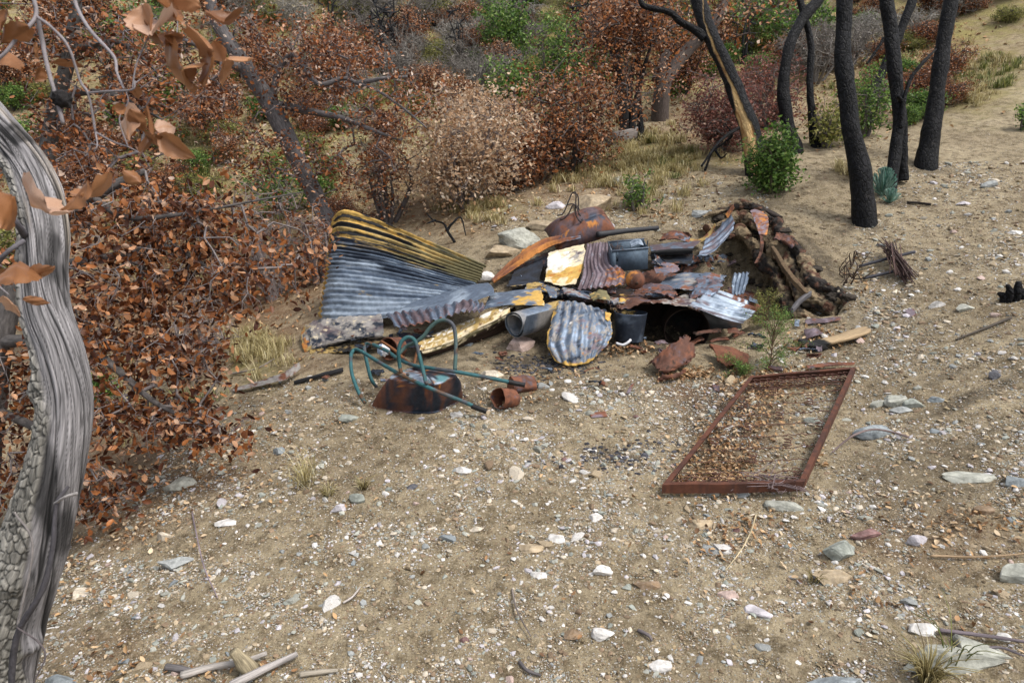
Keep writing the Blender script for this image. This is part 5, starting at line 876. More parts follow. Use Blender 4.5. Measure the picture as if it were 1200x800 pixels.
# ------------------------------------------------------------ burnt trunks on the right
def burnt(label, paths, seed, loc=None):
    """paths: list of (pixel path [(px,py,depth)], [width px]); the first is the trunk, others its limbs"""
    e = None
    for k, (pts, wid) in enumerate(paths):
        pts = [list(p) for p in pts]; P = dp(*pts); dm = np.array([p[2] for p in pts]); rad = np.interp(np.linspace(0, 1, len(pts)), np.linspace(0, 1, len(wid)), wid) * dm / FPX / 2 * .82; rad[0] *= 1.25 if k == 0 else 1
        if e is None: e = empty('burnt_tree', P[0], label, 'burnt tree'); P[0, 2] -= .12
        m = MB(); n = len(pts) * 10; add_tube(m, P, rad, 28, n, .26, seed + k, (0, 0, 0, 0)); m.build('trunk' if k == 0 else 'limb', M_CHAR, e)
    return e
def gd(px, py): return float((g1(px, py) - CAM) @ FWD)
d1 = gd(880, 205); bt = burnt('leaning black trunk with a long split showing raw yellow wood', [([(884,204,d1),(876,160,d1),(865,120,d1+.1),(850,80,d1+.15),(834,45,d1+.2),(822,12,d1+.3),(812,-20,d1+.4),(800,-60,d1+.5)],[24,20,19,19,20,19,17,15]), ([(826,45,d1+.2),(812,34,d1+.2),(798,26,d1+.15),(785,15,d1+.1),(765,10,d1+.1),(752,5,d1+.1),(749,-12,d1+.1)],[14,11,9,8,8,7]), ([(866,150,d1-.05),(850,160,d1-.2),(838,172,d1-.3),(822,195,d1-.4)],[5,4,3])], 1)
# raw wood laid bare where the trunk split: recut the leaning trunk with the tear in it
def split_trunk():
    old = [k for k in kids(bt) if k.name.startswith('trunk')][0]; bpy.data.objects.remove(old)
    pts = [(888,208,d1),(880,160,d1),(867,120,d1+.1),(851,80,d1+.15),(834,45,d1+.2),(822,12,d1+.3),(812,-20,d1+.4),(800,-60,d1+.5)]; P = dp(*pts); P[0, 2] -= .12; rad = np.array([27,24,21,19,19,18,17,15]) * np.array([p[2] for p in pts]) / FPX / 2 * .95
    V, F, st = tube_geo(P, rad, 90, 420, .2, 1); q = V - CAM; dd_ = q @ FWD; px = 600 + FPX * (q @ RT) / dd_; py = 400 - FPX * (q @ UPV) / dd_; cx = np.interp(py, [20, 60, 105, 150, 180, 206], [824, 838, 860, 873, 879, 889]); hw = np.interp(py, [18, 60, 100, 125, 150, 178, 206], [0, 1.6, 1.4, 5, 8.5, 8.5, 4]); hw = hw * (1 + .35 * fbm(st * [8, 8, 5], 3))
    ctr = np.interp(py, [208, 160, 120, 80, 45][::-1], [888, 880, 867, 851, 834][::-1]); front = np.concatenate([np.repeat(cr(P, 420), 90, 0), P[:1], P[-1:]]); fr = ((V - front) @ FWD) < .02
    w = (sst(1.2, -1.2, np.abs(px - cx + 1.2 * fbm(st * [3, 3, 14], 3)) - hw) * fr)[:, None]; g = fbm(st * [60, 60, 4], 4)[:, None]; C = np.array([.60, .40, .18]) * (1 + .5 * g); t = sst(.2, .45, fbm(st * [16, 16, 4] + 4, 3))[:, None]; C = C * (1 - t * .7) + np.array([.28, .12, .04]) * t * .7
    V = V + (front - V) * w * (.16 + .2 * np.abs(g)); m = MB(); m.add(V, F, np.c_[np.clip(C, 0, 1), w], st); m.build('trunk', M_CHAR, bt)
split_trunk()
d2 = gd(931, 178); burnt('curved black trunk bending right at its top, behind the green bush', [([(932,178,d2),(922,140,d2),(918,100,d2),(924,60,d2),(938,25,d2+.1),(958,2,d2+.2),(975,-25,d2+.3)],[23,18,15,15,16,15])], 2)
d3 = gd(957, 172); burnt('thin black trunk right of the curved one, grey at the top', [([(958,172,d3),(951,130,d3),(949,90,d3),(950,50,d3),(940,10,d3),(933,-25,d3)],[13,10,9,10,9])], 3)
d4 = gd(1016, 262); burnt('thickest black trunk standing in the middle of the burnt group', [([(1017,262,d4),(1009,210,d4),(997,150,d4),(991,100,d4),(988,50,d4),(990,0,d4),(989,-50,d4)],[30,28,24,22,23,22])], 4)
d5 = gd(1044, 226); burnt('twin stemmed black tree with a forked side branch', [([(1040,236,d5-.1),(1048,190,d5),(1053,140,d5),(1050,95,d5),(1046,50,d5),(1040,10,d5),(1034,-30,d5)],[14,16,17,20,19,18]), ([(1057,212,d5+.2),(1058,180,d5+.15),(1057,145,d5+.1),(1053,110,d5)],[15,13,14,13]), ([(1055,150,d5-.05),(1058,125,d5-.1),(1066,95,d5-.1),(1083,72,d5-.1),(1097,58,d5)],[7,6,5,5,2]), ([(1056,118,d5-.1),(1052,112,d5-.15)],[6,5])], 5)
d6 = gd(1018, 150); burnt('slanting black trunk crossing behind the twin stemmed tree', [([(1012,160,d6),(1020,120,d6),(1036,80,d6),(1052,45,d6),(1066,10,d6),(1080,-30,d6)],[12,13,13,12,11]), ([(1016,75,d6),(1028,58,d6),(1036,45,d6)],[3,4,5])], 6)
d7 = gd(1085, 196); burnt('straight black trunk at the right end of the burnt group', [([(1085,197,d7),(1093,140,d7),(1100,90,d7),(1107,40,d7),(1114,0,d7),(1122,-40,d7)],[26,22,21,21,20])], 7)
d8 = gd(752, 165); burnt('thin dark trunk in front of the yellow orange oak leaves', [([(753,166,d8),(749,120,d8),(748,80,d8),(750,40,d8),(754,0,d8)],[9,7,6,5,3]), ([(736,120,d8+.3),(734,80,d8+.3),(738,40,d8+.3),(748,15,d8+.3)],[6,6,5,3])], 8)

# ------------------------------------------------------------ weathered oak in the left foreground
def grey_oak():
    px = [(-45,930,2.75,128),(-16,800,2.72,112),(10,720,2.68,94),(37,650,2.65,86),(56,590,2.62,80),(71,530,2.6,72),(79,470,2.6,68),(71,415,2.6,64),(56,365,2.62,62),(52,320,2.64,60),(53,275,2.66,60),(48,235,2.68,60),(34,198,2.72,54),(6,158,2.78,50),(-28,118,2.85,48),(-75,70,2.9,46),(-130,20,2.95,44)]
    a = np.array(px); P = D(a[:, 0], a[:, 1], a[:, 2]); rad = a[:, 3] * a[:, 2] / FPX / 2 * np.where(a[:, 1] < 600, .84, .9); o = empty('weathered_oak', P[0], 'twisted weathered grey oak trunk in the left foreground with peeling bark', 'tree')
    n, k = 900, 240; Q = cr(P, n); rr = np.interp(np.linspace(0, 1, n), np.linspace(0, 1, len(rad)), rad)
    state = {}
    def disp(st, ang, L):
        A = np.repeat(ang[None], len(L), 0); Lm = np.repeat(L[:, None], len(ang), 1); rb = .11; x, y = np.cos(A) * rb, np.sin(A) * rb
        tw = A + Lm * 1.3; xs, ys = np.cos(tw) * rb, np.sin(tw) * rb
        grain = .6 * fbm(np.stack([xs * 55, ys * 55, Lm * 3], -1), 4, .7) + .6 * fbm(np.stack([xs * 170, ys * 170, Lm * 7 + 5], -1), 2, .7); big = fbm(np.stack([xs * 14, ys * 14, Lm * 1.6], -1), 3); f1, f2, rid = cell(np.stack([x * 34, y * 34, Lm * 24], -1) + .35 * fbm(np.stack([x * 60, y * 60, Lm * 30], -1), 2)[..., None])
        # bark clings to the camera-left side low down, bare wood elsewhere
        side = np.cos(A - state['aL']); bark = sst(.0, .12, side * .9 + 1.5 - 1.15 * Lm + .22 * fbm(np.stack([x * 12, y * 12, Lm * 4], -1), 4)); bark = np.maximum(bark, sst(.30, .42, .55 * np.cos(A - state['aL']) + .35 * fbm(np.stack([x * 9, y * 9, Lm * 2.5 + 7], -1), 3)) * (Lm > 1.0))
        plate = sst(.03, .15, f2 + .05 * grain); h = bark * (.008 + .007 * plate * (.6 + .7 * rid) + .004 * grain) + (1 - bark) * (.0045 * grain + .012 * big)
        crack = sst(.16, .0, np.abs(fbm(np.stack([xs * 20, ys * 20, Lm * 1.2 + 3], -1), 3))) * (1 - bark); crack = np.maximum(crack, .7 * (1 - bark) * sst(.09, 0, np.abs(fbm(np.stack([xs * 60, ys * 60, Lm * 2.5 + 9], -1), 2)))); h = h - .006 * crack
        for (l0, a0, s, amp) in ((1.02, .3, .045, .03), (1.0, -.9, .03, .035), (.73, 1.35, .035, .035), (1.75, -1.3, .06, .03)):
            dl = (Lm - l0) / s; da = np.angle(np.exp(1j * (A - state['aF'] - a0))) * rb / s; h = h + amp * np.exp(-(dl ** 2 + da ** 2)) * (1 + .3 * grain)
        state.update(bark=bark, plate=plate, grain=grain, big=big, crack=crack, rid=rid); return h
    # angle of the tube frame that faces camera-left / the camera
    V0, _, _ = tube_geo(Q, rr, k); V0 = V0[:n * k].reshape(n, k, 3); ctr = Q[n // 3]; ring = V0[n // 3] - ctr; ang = np.linspace(0, 2 * np.pi, k, endpoint=False)
    state['aL'] = ang[np.argmax(ring @ np.array([-1., -.35, 0]))]; state['aF'] = ang[np.argmax(ring @ np.array([0, -1., 0]))]
    V, F, st = tube_geo(Q, rr * .93, k, disp=disp); s = state; nz = lambda f: f[..., None]
    wood = np.array([.225, .213, .215]) * (1 + .9 * nz(s['grain'])) * (1 + .3 * nz(s['big'])); tanp = sst(.25, .5, nz(s['big'])); wood = wood * (1 - tanp * .6) + np.array([.36, .30, .23]) * tanp * .6; wood = wood * (1 - .92 * nz(s['crack']))
    dk = sst(.15, .45, fbm(V[:n * k].reshape(n, k, 3) * [7, 7, 2.4], 4))[..., None]; wood = wood * (1 - .78 * dk)
    bk = np.array([.25, .235, .205]) * (.6 + .7 * nz(s['rid'])) * (1 + .7 * nz(s['grain'])); bk = bk * (.32 + .68 * nz(s['plate'])); C = wood * (1 - nz(s['bark'])) + bk * nz(s['bark'])
    C = np.c_[np.clip(C.reshape(-1, 3), .008, .7), np.zeros(n * k)]; C = np.r_[C, [[.2, .2, .2, 0]] * 2]; m = MB(); m.add(V, F, C, st); m.build('trunk', M_WOOD, o)
    def limb(pts, rad, col=(.14, .13, .14), seed=0): m = MB(); add_tube(m, dp(*pts), rad, 10, len(pts) * 9, .25, seed, (*col, 0)); m.build('limb', M_BARK, o)
    limb([(15,860,2.45),(14,790,2.45),(22,740,2.42),(50,690,2.4),(62,640,2.42),(66,592,2.45),(80,570,2.5)], [.010, .011, .010, .008, .006], (.06, .055, .06), 1)
    limb([(17,600,2.48),(38,640,2.46),(20,735,2.45)], [.004, .004, .005], (.2, .18, .17), 2); limb([(-10,245,2.6),(10,252,2.5),(20,262,2.5),(30,278,2.6)], [.012, .011, .013], (.10, .09, .10), 3)
    limb([(20,735,2.4),(45,752,2.36),(53,770,2.36),(40,800,2.36),(42,830,2.4)], [.003, .003, .002], (.12, .1, .1), 4); limb([(-5,310,2.5),(8,296,2.45),(28,282,2.5)], [.010, .008, .009], (.13, .12, .13), 5)
    limb([(64,590,2.46),(76,582,2.42),(90,578,2.46)], [.005, .005, .007], (.3, .28, .27), 6)
grey_oak()

# ------------------------------------------------------------ leafy twigs hanging close to the camera
def leaf_shape(mb, base, tip, side, curl, fold, r, w=.36, tone=None):
    base, tip = np.asarray(base), np.asarray(tip); d = tip - base; L = np.linalg.norm(d); d = d / L; s = unit(np.asarray(side) - d * (np.asarray(side) @ d)); nn = np.cross(d, s); n, k = 17, 11
    t = np.linspace(0, 1, n)[:, None]; q = np.linspace(-1, 1, k)[None]; wid = L * w * np.sin(np.pi * np.clip(t, .015, .985) ** .85) ** .75 * (1 + .07 * np.sin(t * 34 + 2 * q))
    a = q * wid * np.cos(np.abs(q) * fold * .9); h = np.abs(q) ** 1.4 * wid * np.sin(fold) + curl * L * (t - .3) ** 2 + .02 * L * np.sin(q * 6 + t * 11) + .025 * L * np.sin(t * 17 + r.uniform(0, 6)) * np.abs(q)
    h = h - .012 * L * np.exp(-(q / .09) ** 2); x = t * L + 0 * q - .12 * L * np.abs(curl) * t * q ** 2
    V = base + x[..., None] * d + a[..., None] * s + h[..., None] * nn; c = r.random() if tone is None else tone
    C = np.zeros((n, k, 4)); C[..., 0] = np.clip(c + .10 * fbm(V * 60, 3) - .12 * np.exp(-(q / .07) ** 2), 0, 1); i = (np.arange(n - 1)[:, None] * k + np.arange(k - 1)[None]).ravel(); mb.add(V, np.stack([i, i + 1, i + k + 1, i + k], -1), C.reshape(-1, 4), V)
def hanging():
    r = np.random.default_rng(12); f = 1.15; e = empty('oak_branch', D(40, -40, f), 'grey forked twigs with big curled brown leaves hanging at the top left corner', 'branch')
    tw = [([(36,-60,f),(38,-10,f),(42,19,f),(20,45,f-.02),(0,68,f-.03),(-40,100,f)],[.0055,.0055,.0045,.004]), ([(42,19,f),(60,32,f),(80,55,f),(94,95,f+.02),(104,112,f+.02),(112,155,f+.03)],[.0045,.004,.0035,.0035,.003]), ([(112,155,f+.03),(132,166,f+.03),(150,172,f),(165,180,f)],[.003,.002,.0015]), ([(103,109,f+.02),(128,107,f),(155,105,f-.02),(158,95,f-.02)],[.0028,.0025,.002]),
          ([(155,105,f-.02),(160,75,f-.02),(172,48,f),(176,38,f)],[.0022,.0018,.0012]), ([(84,-20,f+.25),(90,8,f+.25),(106,36,f+.2),(133,66,f+.15),(137,85,f+.1),(145,104,f)],[.0065,.006,.0055,.004,.003]), ([(158,98,f-.02),(172,88,f),(195,75,f)],[.0018,.0014,.0012]), ([(44,20,f+.1),(50,50,f+.12),(56,80,f+.12),(64,108,f+.12),(74,145,f+.12)],[.006,.0065,.006,.006,.006]),
          ([(150,172,f),(140,140,f),(150,120,f),(148,108,f)],[.0018,.0016,.0014]), ([(205,5,f+.3),(208,30,f+.3),(205,55,f+.3),(206,70,f+.3)],[.002,.002,.0015]), ([(112,155,f+.03),(114,170,f),(110,178,f)],[.0025,.002,.001]), ([(-20,300,f-.05),(-5,330,f-.05),(10,345,f-.05)],[.002,.002,.0015])]
    for pts, rad in tw: m = MB(); add_tube(m, dp(*pts), np.array(rad) * .62, 8, len(pts) * 8, .25, 3, (.24, .215, .22, 0)); m.build('twig', M_TWIG, e)
    m = MB(); V = rock_v(r, IV4, 0, .5) * .016; m.add(V + D(72, 117, f + .12), IF4, (.02, .018, .018, 0)); m.build('burl', M_BARK, e)
    # (x0,y0,x1,y1, width factor, curl, tone)
    lv = [(176,42,170,6,.5,.3,.75),(176,40,205,12,.45,-.3,.95),(176,42,192,62,.35,.2,.35),(180,-4,206,18,.36,.3,.5),(200,-8,242,12,.32,-.2,.7),(192,42,216,45,.22,.1,.35),(262,72,250,44,.5,.4,.75),(262,70,272,68,.45,.2,.8),(252,60,245,68,.5,.3,.6),(262,28,278,30,.5,.6,.2),(195,76,210,84,.48,.2,.6),(212,82,228,76,.42,.2,.65),
          (150,120,146,168,.3,.2,.93),(148,126,134,132,.55,.3,.55),(152,128,172,160,.3,.3,.6),(156,100,162,118,.4,.2,.55),(182,150,210,146,.5,.4,.9),(186,158,232,190,.3,-.3,.6),(180,160,198,186,.28,.2,.3),(176,152,188,166,.5,.3,.4),(60,74,104,84,.24,.25,.3),(48,78,38,98,.45,.2,.4),(44,50,46,72,.5,.1,.45),(34,34,-6,56,.22,.2,.3),(8,12,0,48,.4,.2,.4),(8,60,-4,76,.5,.1,.5),
          (104,212,74,254,.30,-.25,.45),(128,222,98,240,.42,.3,.6),(144,200,168,216,.4,.2,.55),(32,228,50,262,.34,.3,.92),(18,230,4,272,.34,.2,.55),(-4,320,26,316,.3,.2,.35),(28,326,66,316,.18,.2,.5),(4,346,30,370,.34,.3,.92),(26,350,60,356,.15,.2,.5),(22,306,14,330,.4,.2,.4)]
    for (x0, y0, x1, y1, w, cu, tn) in lv:
        z0, z1 = f + r.uniform(-.05, .05), f + r.uniform(-.05, .05)
        m = MB(); leaf_shape(m, D(x0, y0, z0), D(x0 + (x1 - x0) * .88, y0 + (y1 - y0) * .88, z1), unit(np.array([r.normal(), r.normal() * .5, r.normal()])), cu, r.uniform(.25, .75), r, w * 1.15, tn); m.build('leaf', L_NEAR, e)
hanging()

# ------------------------------------------------------------ left leaning oak and drooping oak masses (nearer trees)
def cl(px, py, d, rx, ry, rd, n): return (D(px, py, d), (rx * d / FPX, rd, ry * d / FPX), n)
dA = gd(397, 285)
plant('leaning_oak', 'oak', 'grey oak leaning left behind the upright corrugated sheet, sparse rusty leaves', 21,
  [(dp((400,290,dA),(372,235,dA-.1),(345,180,dA-.2),(318,125,dA-.3),(292,85,dA-.4),(268,50,dA-.5),(250,15,dA-.6),(245,-30,dA-.7)), [.14,.12,.13,.13,.12,.10,.08,.06]),
   (dp((322,122,dA-.3),(360,130,dA-.4),(400,138,dA-.6),(430,150,dA-.7),(470,165,dA-.8)), [.06,.05,.035,.03,.012]), (dp((290,82,dA-.4),(255,70,dA-.7),(235,55,dA-.9),(210,45,dA-1)), [.06,.05,.04,.02]),
   (dp((318,118,dA-.3),(328,80,dA-.4),(345,65,dA-.5),(372,98,dA-.6),(402,92,dA-.6),(420,98,dA-.7)), [.05,.04,.035,.03,.02]), (dp((418,98,dA-.7),(450,92,dA-.8),(478,90,dA-.8)), [.03,.025,.015]), (dp((418,98,dA-.7),(440,105,dA-.8),(470,125,dA-.9),(500,150,dA-.9)), [.02,.018,.01])],
  [cl(330,55,dA-.5,70,45,.6,55), cl(390,70,dA-.6,75,40,.6,55), cl(350,110,dA-.5,60,35,.5,40), cl(440,140,dA-.7,70,40,.5,45), cl(480,110,dA-.8,45,30,.4,22), cl(300,180,dA-.5,60,50,.5,45), cl(380,190,dA-.5,60,40,.5,35), cl(250,110,dA-.8,60,50,.5,40), cl(270,30,dA-.6,60,30,.5,25), cl(430,200,dA-.6,50,30,.4,20), cl(200,60,dA-1,50,50,.4,22)],
  L_DARK, bark=(.13, .12, .12), leaf_n=20, leaf_size=.058, spread=.17, kind='near', twig=(.15, .13, .13), base_r=.0035, extra_twigs=3, step=.14, seeds_n=30, trunk_wob=.2, trunk_sides=16)
dB = 4.9
plant('drooping_oak', 'oak', 'near oak at left with drooping rust brown leaves and pale bare twigs', 22,
  [(np.concatenate([[g1(-30, 640) - [0, 0, .1]], dp((-20,560,5.3),(-10,480,5.2),(0,400,5.1),(20,330,5.1),(60,270,5.1),(110,230,5.0),(170,200,5.0))]), [.12,.11,.1,.09,.08,.06,.045,.02]),
   (dp((20,330,5.1),(80,310,5.0),(140,300,4.9),(200,290,4.9),(270,330,4.9)), [.05,.04,.03,.02,.008]), (dp((0,400,5.1),(60,400,4.9),(120,420,4.7),(180,470,4.6),(240,500,4.6)), [.05,.04,.03,.018,.007]), (dp((-10,480,5.2),(40,500,5.0),(90,540,4.6),(110,590,4.4)), [.04,.03,.018,.006]), (dp((110,232,5.0),(150,255,4.9),(220,250,4.8),(300,235,4.9),(355,225,5)), [.03,.02,.012,.008,.004])],
  [cl(160,250,5.0,90,50,.5,80), cl(240,260,4.9,70,45,.4,50), cl(270,320,4.9,60,50,.4,40), cl(160,330,4.9,90,55,.5,85), cl(130,400,4.8,80,50,.4,60), cl(210,410,4.7,60,40,.35,34), cl(200,485,4.6,60,35,.3,34), cl(130,480,4.6,50,40,.3,26), cl(115,570,4.4,28,45,.25,22), cl(20,440,5.2,50,70,.4,46), cl(30,550,5.1,50,60,.4,36), cl(10,330,5.2,50,50,.4,20), cl(335,300,5.2,45,45,.4,16), cl(255,505,4.5,35,25,.2,12)],
  L_ORANGE, bark=(.10, .09, .085), leaf_n=17, leaf_size=.06, spread=.15, kind='near', twig=(.19, .165, .16), base_r=.0028, extra_twigs=3, step=.12, droop=.7, seeds_n=30)
plant('scorched_oak', 'oak', 'oak in the upper left corner behind the hanging leaves, thin rusty foliage', 23,
  [(np.concatenate([[g1(60, 330) - [0, 0, .1]], dp((50,250,7.6),(60,150,7.4),(80,70,7.2),(90,0,7),(90,-60,7))]), [.10,.09,.08,.07,.05,.04]), (dp((70,110,7.3),(130,110,7.1),(190,140,6.9)), [.04,.03,.01]), (dp((80,60,7.2),(140,50,7.1),(190,90,7)), [.04,.025,.01])],
  [cl(60,40,7.2,80,50,.6,40), cl(140,40,7.1,70,45,.6,40), cl(170,120,7,70,55,.5,50), cl(80,140,7.3,80,60,.6,45), cl(120,200,6.9,80,40,.5,45), cl(30,210,7.3,50,50,.5,20)],
  L_DARK, bark=(.09, .085, .08), leaf_n=20, leaf_size=.06, spread=.18, kind='near', twig=(.15, .13, .13), base_r=.0035, extra_twigs=3, step=.15)

# ------------------------------------------------------------ shrubs and trees on the slope behind
def bush(name, cat, label, seed, px, py, wpx, hpx, leafmat, n=120, leaf_n=14, leaf_size=.06, twig=(.14, .12, .11), spread=None, extra=2, stems=5, lift=.5, group=None, base_r=.0035, kind='far', bark=None, dep=None, fill=1., zr=None):
    """a many-stemmed shrub standing at the ground seen at (px,py), wpx by hpx pixels large"""
    p = g1(px, py); d = (p - CAM) @ FWD if dep is None else dep; w = wpx * d / FPX / 2; h = hpx * d / FPX * 1.05; r = np.random.default_rng(seed); tr = []
    for k in range(stems):
        a = 6.283 * (k + r.random() * .7) / stems; q = p + [math.cos(a) * .05, math.sin(a) * .05, -.08]; L = r.uniform(.45, .75); t = p + np.array([math.cos(a) * w * L * .75, math.sin(a) * w * L * .6, h * L]); mid = (q + t) / 2 + r.normal(size=3) * [w * .12, w * .12, h * .05] + [0, 0, h * .06]
        tr.append(([q, mid, t], [.012 + .022 * h, .010 + .014 * h, .006]))
    c = p + [0, 0, h * (lift + .02)]; sp = spread or .18 * w + .06
    return plant(name, cat, label, seed, tr, [(c, (w, w * .8, h * (1 - lift)), n)] + ([(p + [0, -w * .1, h * .25], (w * .8, w * .7, h * .25), int(n * .35))] if lift < .6 else []), leafmat, bark=bark or twig, leaf_n=leaf_n, leaf_size=leaf_size, spread=sp, twig=twig, group=group, base_r=base_r, extra_twigs=extra, kind=kind, step=max(.12, w * .15), seeds_n=8, trunk_sides=8)
bush('scorched_oak', 'oak', 'bushy orange brown oak standing just behind the tan boulder', 31, 668, 205, 165, 125, L_ORANGE, n=300, leaf_n=20, leaf_size=.06, kind='near', lift=.52, stems=6, bark=(.05,.045,.045))
bush('pale_shrub', 'shrub', 'pale tan leaved shrub left of the bushy orange oak', 32, 545, 242, 165, 128, L_PALE, n=300, leaf_n=20, leaf_size=.062, kind='near', lift=.5, twig=(.16,.13,.12))
bush('scorched_oak', 'oak', 'low orange oak at the left foot of the bushy orange oak', 33, 605, 222, 100, 70, L_ORANGE, n=120, leaf_n=15, leaf_size=.07, kind='near')
bush('dead_shrub', 'shrub', 'tangled grey brown shrub in front of the pale tan shrub', 34, 455, 262, 90, 100, L_DARK, n=90, leaf_n=5, leaf_size=.06, extra=4, twig=(.10,.085,.08))
bush('red_shrub', 'shrub', 'dull red leaved shrub left of the split burnt trunk', 35, 842, 178, 110, 84, L_RED, n=240, leaf_n=18, leaf_size=.052, lift=.5)
bush('red_shrub', 'shrub', 'dull red shrub seen between the split and curved burnt trunks', 36, 900, 150, 90, 75, L_RED, n=170, leaf_n=13, leaf_size=.06)
bush('scorched_oak', 'oak', 'tall orange leaved oak behind the thin dark trunk', 37, 735, 165, 140, 175, L_ORANGE, n=330, leaf_n=18, leaf_size=.065, kind='near', lift=.62, bark=(.03,.028,.028))
bush('green_bush', 'bush', 'bright leafy green bush at the foot of the split burnt trunk', 38, 903, 224, 66, 68, L_GREEN, n=150, leaf_n=22, leaf_size=.055, kind='near', lift=.48, twig=(.1,.09,.05), spread=.11)
bush('green_weed', 'plant', 'small green weed behind the heap right of the tan boulder', 39, 746, 245, 44, 40, L_GREEN, n=44, leaf_n=13, leaf_size=.045, lift=.5, stems=4, spread=.08)
bush('green_bush', 'bush', 'green shrub between the thickest trunk and the slanting trunk', 40, 1012, 160, 70, 72, L_GREEN, n=110, leaf_n=12, leaf_size=.06, lift=.55)
bush('green_bush', 'bush', 'olive green low shrub behind the thin burnt trunk', 41, 968, 172, 56, 50, L_OLIVE, n=80, leaf_n=12, leaf_size=.06)
bush('green_weed', 'plant', 'green plant at the right edge high on the slope', 42, 1200, 152, 30, 30, L_GREEN, n=30, leaf_n=12, leaf_size=.05, stems=3)
bush('juniper', 'juniper', 'green juniper in the upper middle left of the orange oak', 43, 655, 150, 80, 120, L_GREEN, n=220, leaf_n=14, leaf_size=.07, lift=.55)
bush('green_bush', 'bush', 'light green bush at the top centre', 44, 592, 85, 70, 80, L_GREEN, n=190, leaf_n=18, leaf_size=.09)
bush('green_bush', 'bush', 'leafy green bush at the top edge above the leaning burnt trunk', 144, 800, 50, 90, 60, L_GREEN, n=170, leaf_n=18, leaf_size=.10)
bush('green_bush', 'bush', 'green shrub behind the curved and thin burnt trunks', 145, 950, 60, 70, 50, L_GREEN, n=120, leaf_n=16, leaf_size=.09)
bush('scorched_oak', 'oak', 'wide rusty oak at the top edge left of centre, above the leaning oak', 146, 400, 95, 110, 70, L_DARK, n=180, leaf_n=18, leaf_size=.08)
bush('scorched_oak', 'oak', 'orange oak crown at the top right of centre behind the tall orange oak', 147, 700, 80, 110, 80, L_ORANGE, n=200, leaf_n=18, leaf_size=.08)
bush('green_bush', 'bush', 'yellow green bush above the pale tan shrub', 45, 600, 128, 64, 52, L_GREEN, n=130, leaf_n=16, leaf_size=.08)
bush('green_bush', 'bush', 'green foliage clump right of the split trunk top', 46, 888, 60, 110, 60, L_GREEN, n=170, leaf_n=13, leaf_size=.10)
bush('pale_shrub', 'shrub', 'pale pinkish shrub above the bushy orange oak, near the green juniper', 148, 560, 165, 90, 60, L_PALE, n=150, leaf_n=18, leaf_size=.07)
bush('green_bush', 'bush', 'green shrub at far upper left beyond the leaning oak crown', 149, 165, 60, 90, 50, L_GREEN, n=130, leaf_n=16, leaf_size=.09)
bush('green_bush', 'bush', 'fresh green shrub beneath the leaning oak limb', 150, 215, 130, 60, 40, L_GREEN, n=90, leaf_n=16, leaf_size=.08)
bush('green_bush', 'bush', 'small bright green bush behind the thin dark trunk', 47, 790, 112, 28, 26, L_GREEN, n=45, leaf_n=14, leaf_size=.08)
bush('green_bush', 'bush', 'olive green tree crown above the orange oak at top', 48, 790, 90, 110, 110, L_OLIVE, n=180, leaf_n=11, leaf_size=.10, lift=.6)
bush('green_weed', 'plant', 'green leafed seedlings left of the grey trunk at the left edge', 49, 20, 330, 70, 90, L_OLIVE, n=60, leaf_n=14, leaf_size=.07, dep=7)
bush('green_fern', 'plant', 'fine green sprig hanging among brown leaves right of the grey trunk', 50, 125, 470, 46, 60, L_GREEN, n=30, leaf_n=12, leaf_size=.06, dep=4.6, stems=3)
bush('green_bush', 'bush', 'green shrub in the gap under the leaning oak', 51, 330, 250, 80, 60, L_GREEN, n=80, leaf_n=10, leaf_size=.07)
bush('green_bush', 'bush', 'green ground shrub at the upper left among brown leaves', 52, 50, 175, 70, 40, L_GREEN, n=70, leaf_n=12, leaf_size=.09)
bush('green_bush', 'bush', 'yellow green shrub seen past the upper left leaves', 53, 200, 130, 60, 50, L_OLIVE, n=70, leaf_n=12, leaf_size=.09)
bush('scorched_oak', 'oak', 'orange oak sapling left of the upright corrugated sheet', 54, 375, 330, 70, 110, L_ORANGE, n=70, leaf_n=9, leaf_size=.055, kind='near', extra=4, twig=(.24,.2,.19), dep=7.4)
bush('dead_shrub', 'shrub', 'bare grey twiggy shrub between drooping oak and upright sheet', 55, 320, 350, 130, 130, L_DARK, n=110, leaf_n=5, leaf_size=.055, extra=5, twig=(.24,.2,.19))
bush('dead_shrub', 'shrub', 'bare twiggy shrub beneath the drooping brown oak leaves', 56, 230, 440, 120, 110, L_DARK, n=80, leaf_n=5, leaf_size=.05, extra=4, twig=(.26,.22,.21))
# green seedling on the soil by the heap
def seedling(px, py, seed, W, H_, lab, nb=26):
    r = np.random.default_rng(seed); p = g1(px, py); d = (p - CAM) @ FWD; w, h = W * d / FPX / 2, H_ * d / FPX; e = empty('green_seedling', p, lab, 'plant'); sb = MB(); lb = MB()
    for k in range(nb):
        a = r.uniform(0, 6.28); f = (k + .5) / nb; z0 = p + [0, 0, h * f * .55]; t = p + np.array([math.cos(a) * w * r.uniform(.4, 1), math.sin(a) * w * r.uniform(.3, .8), h * (f * .9 + .05)]); mid = (z0 + t) / 2 + [0, 0, h * .08]; add_tube(sb, [z0, mid, t], [.003, .002, .001], 4, 8, 0, 0, (.16, .10, .06, 0)); Q = cr([z0, mid, t], 14)[4:]
        q = np.repeat(Q, 11, 0) + r.normal(size=(len(Q) * 11, 3)) * .018; V, F, C = leaf_batch(q, r.uniform(.009, .017, len(q)), r, 'far', up=1.5, cup=.1); lb.add(V, F, C, V)
    add_tube(sb, [p - [0, 0, .03], p + [0, 0, h * .6]], [.006, .003], 5, 8, 0, 0, (.16, .1, .06, 0)); sb.build('stem', M_TWIG, e); lb.build('foliage', L_OLIVE if seed == 61 else L_GREEN, e)
seedling(902, 432, 60, 84, 84, 'feathery green seedling growing against the right end of the heap', 34); seedling(897, 384, 61, 46, 50, 'small yellow green seedling behind the feathery one', 20)
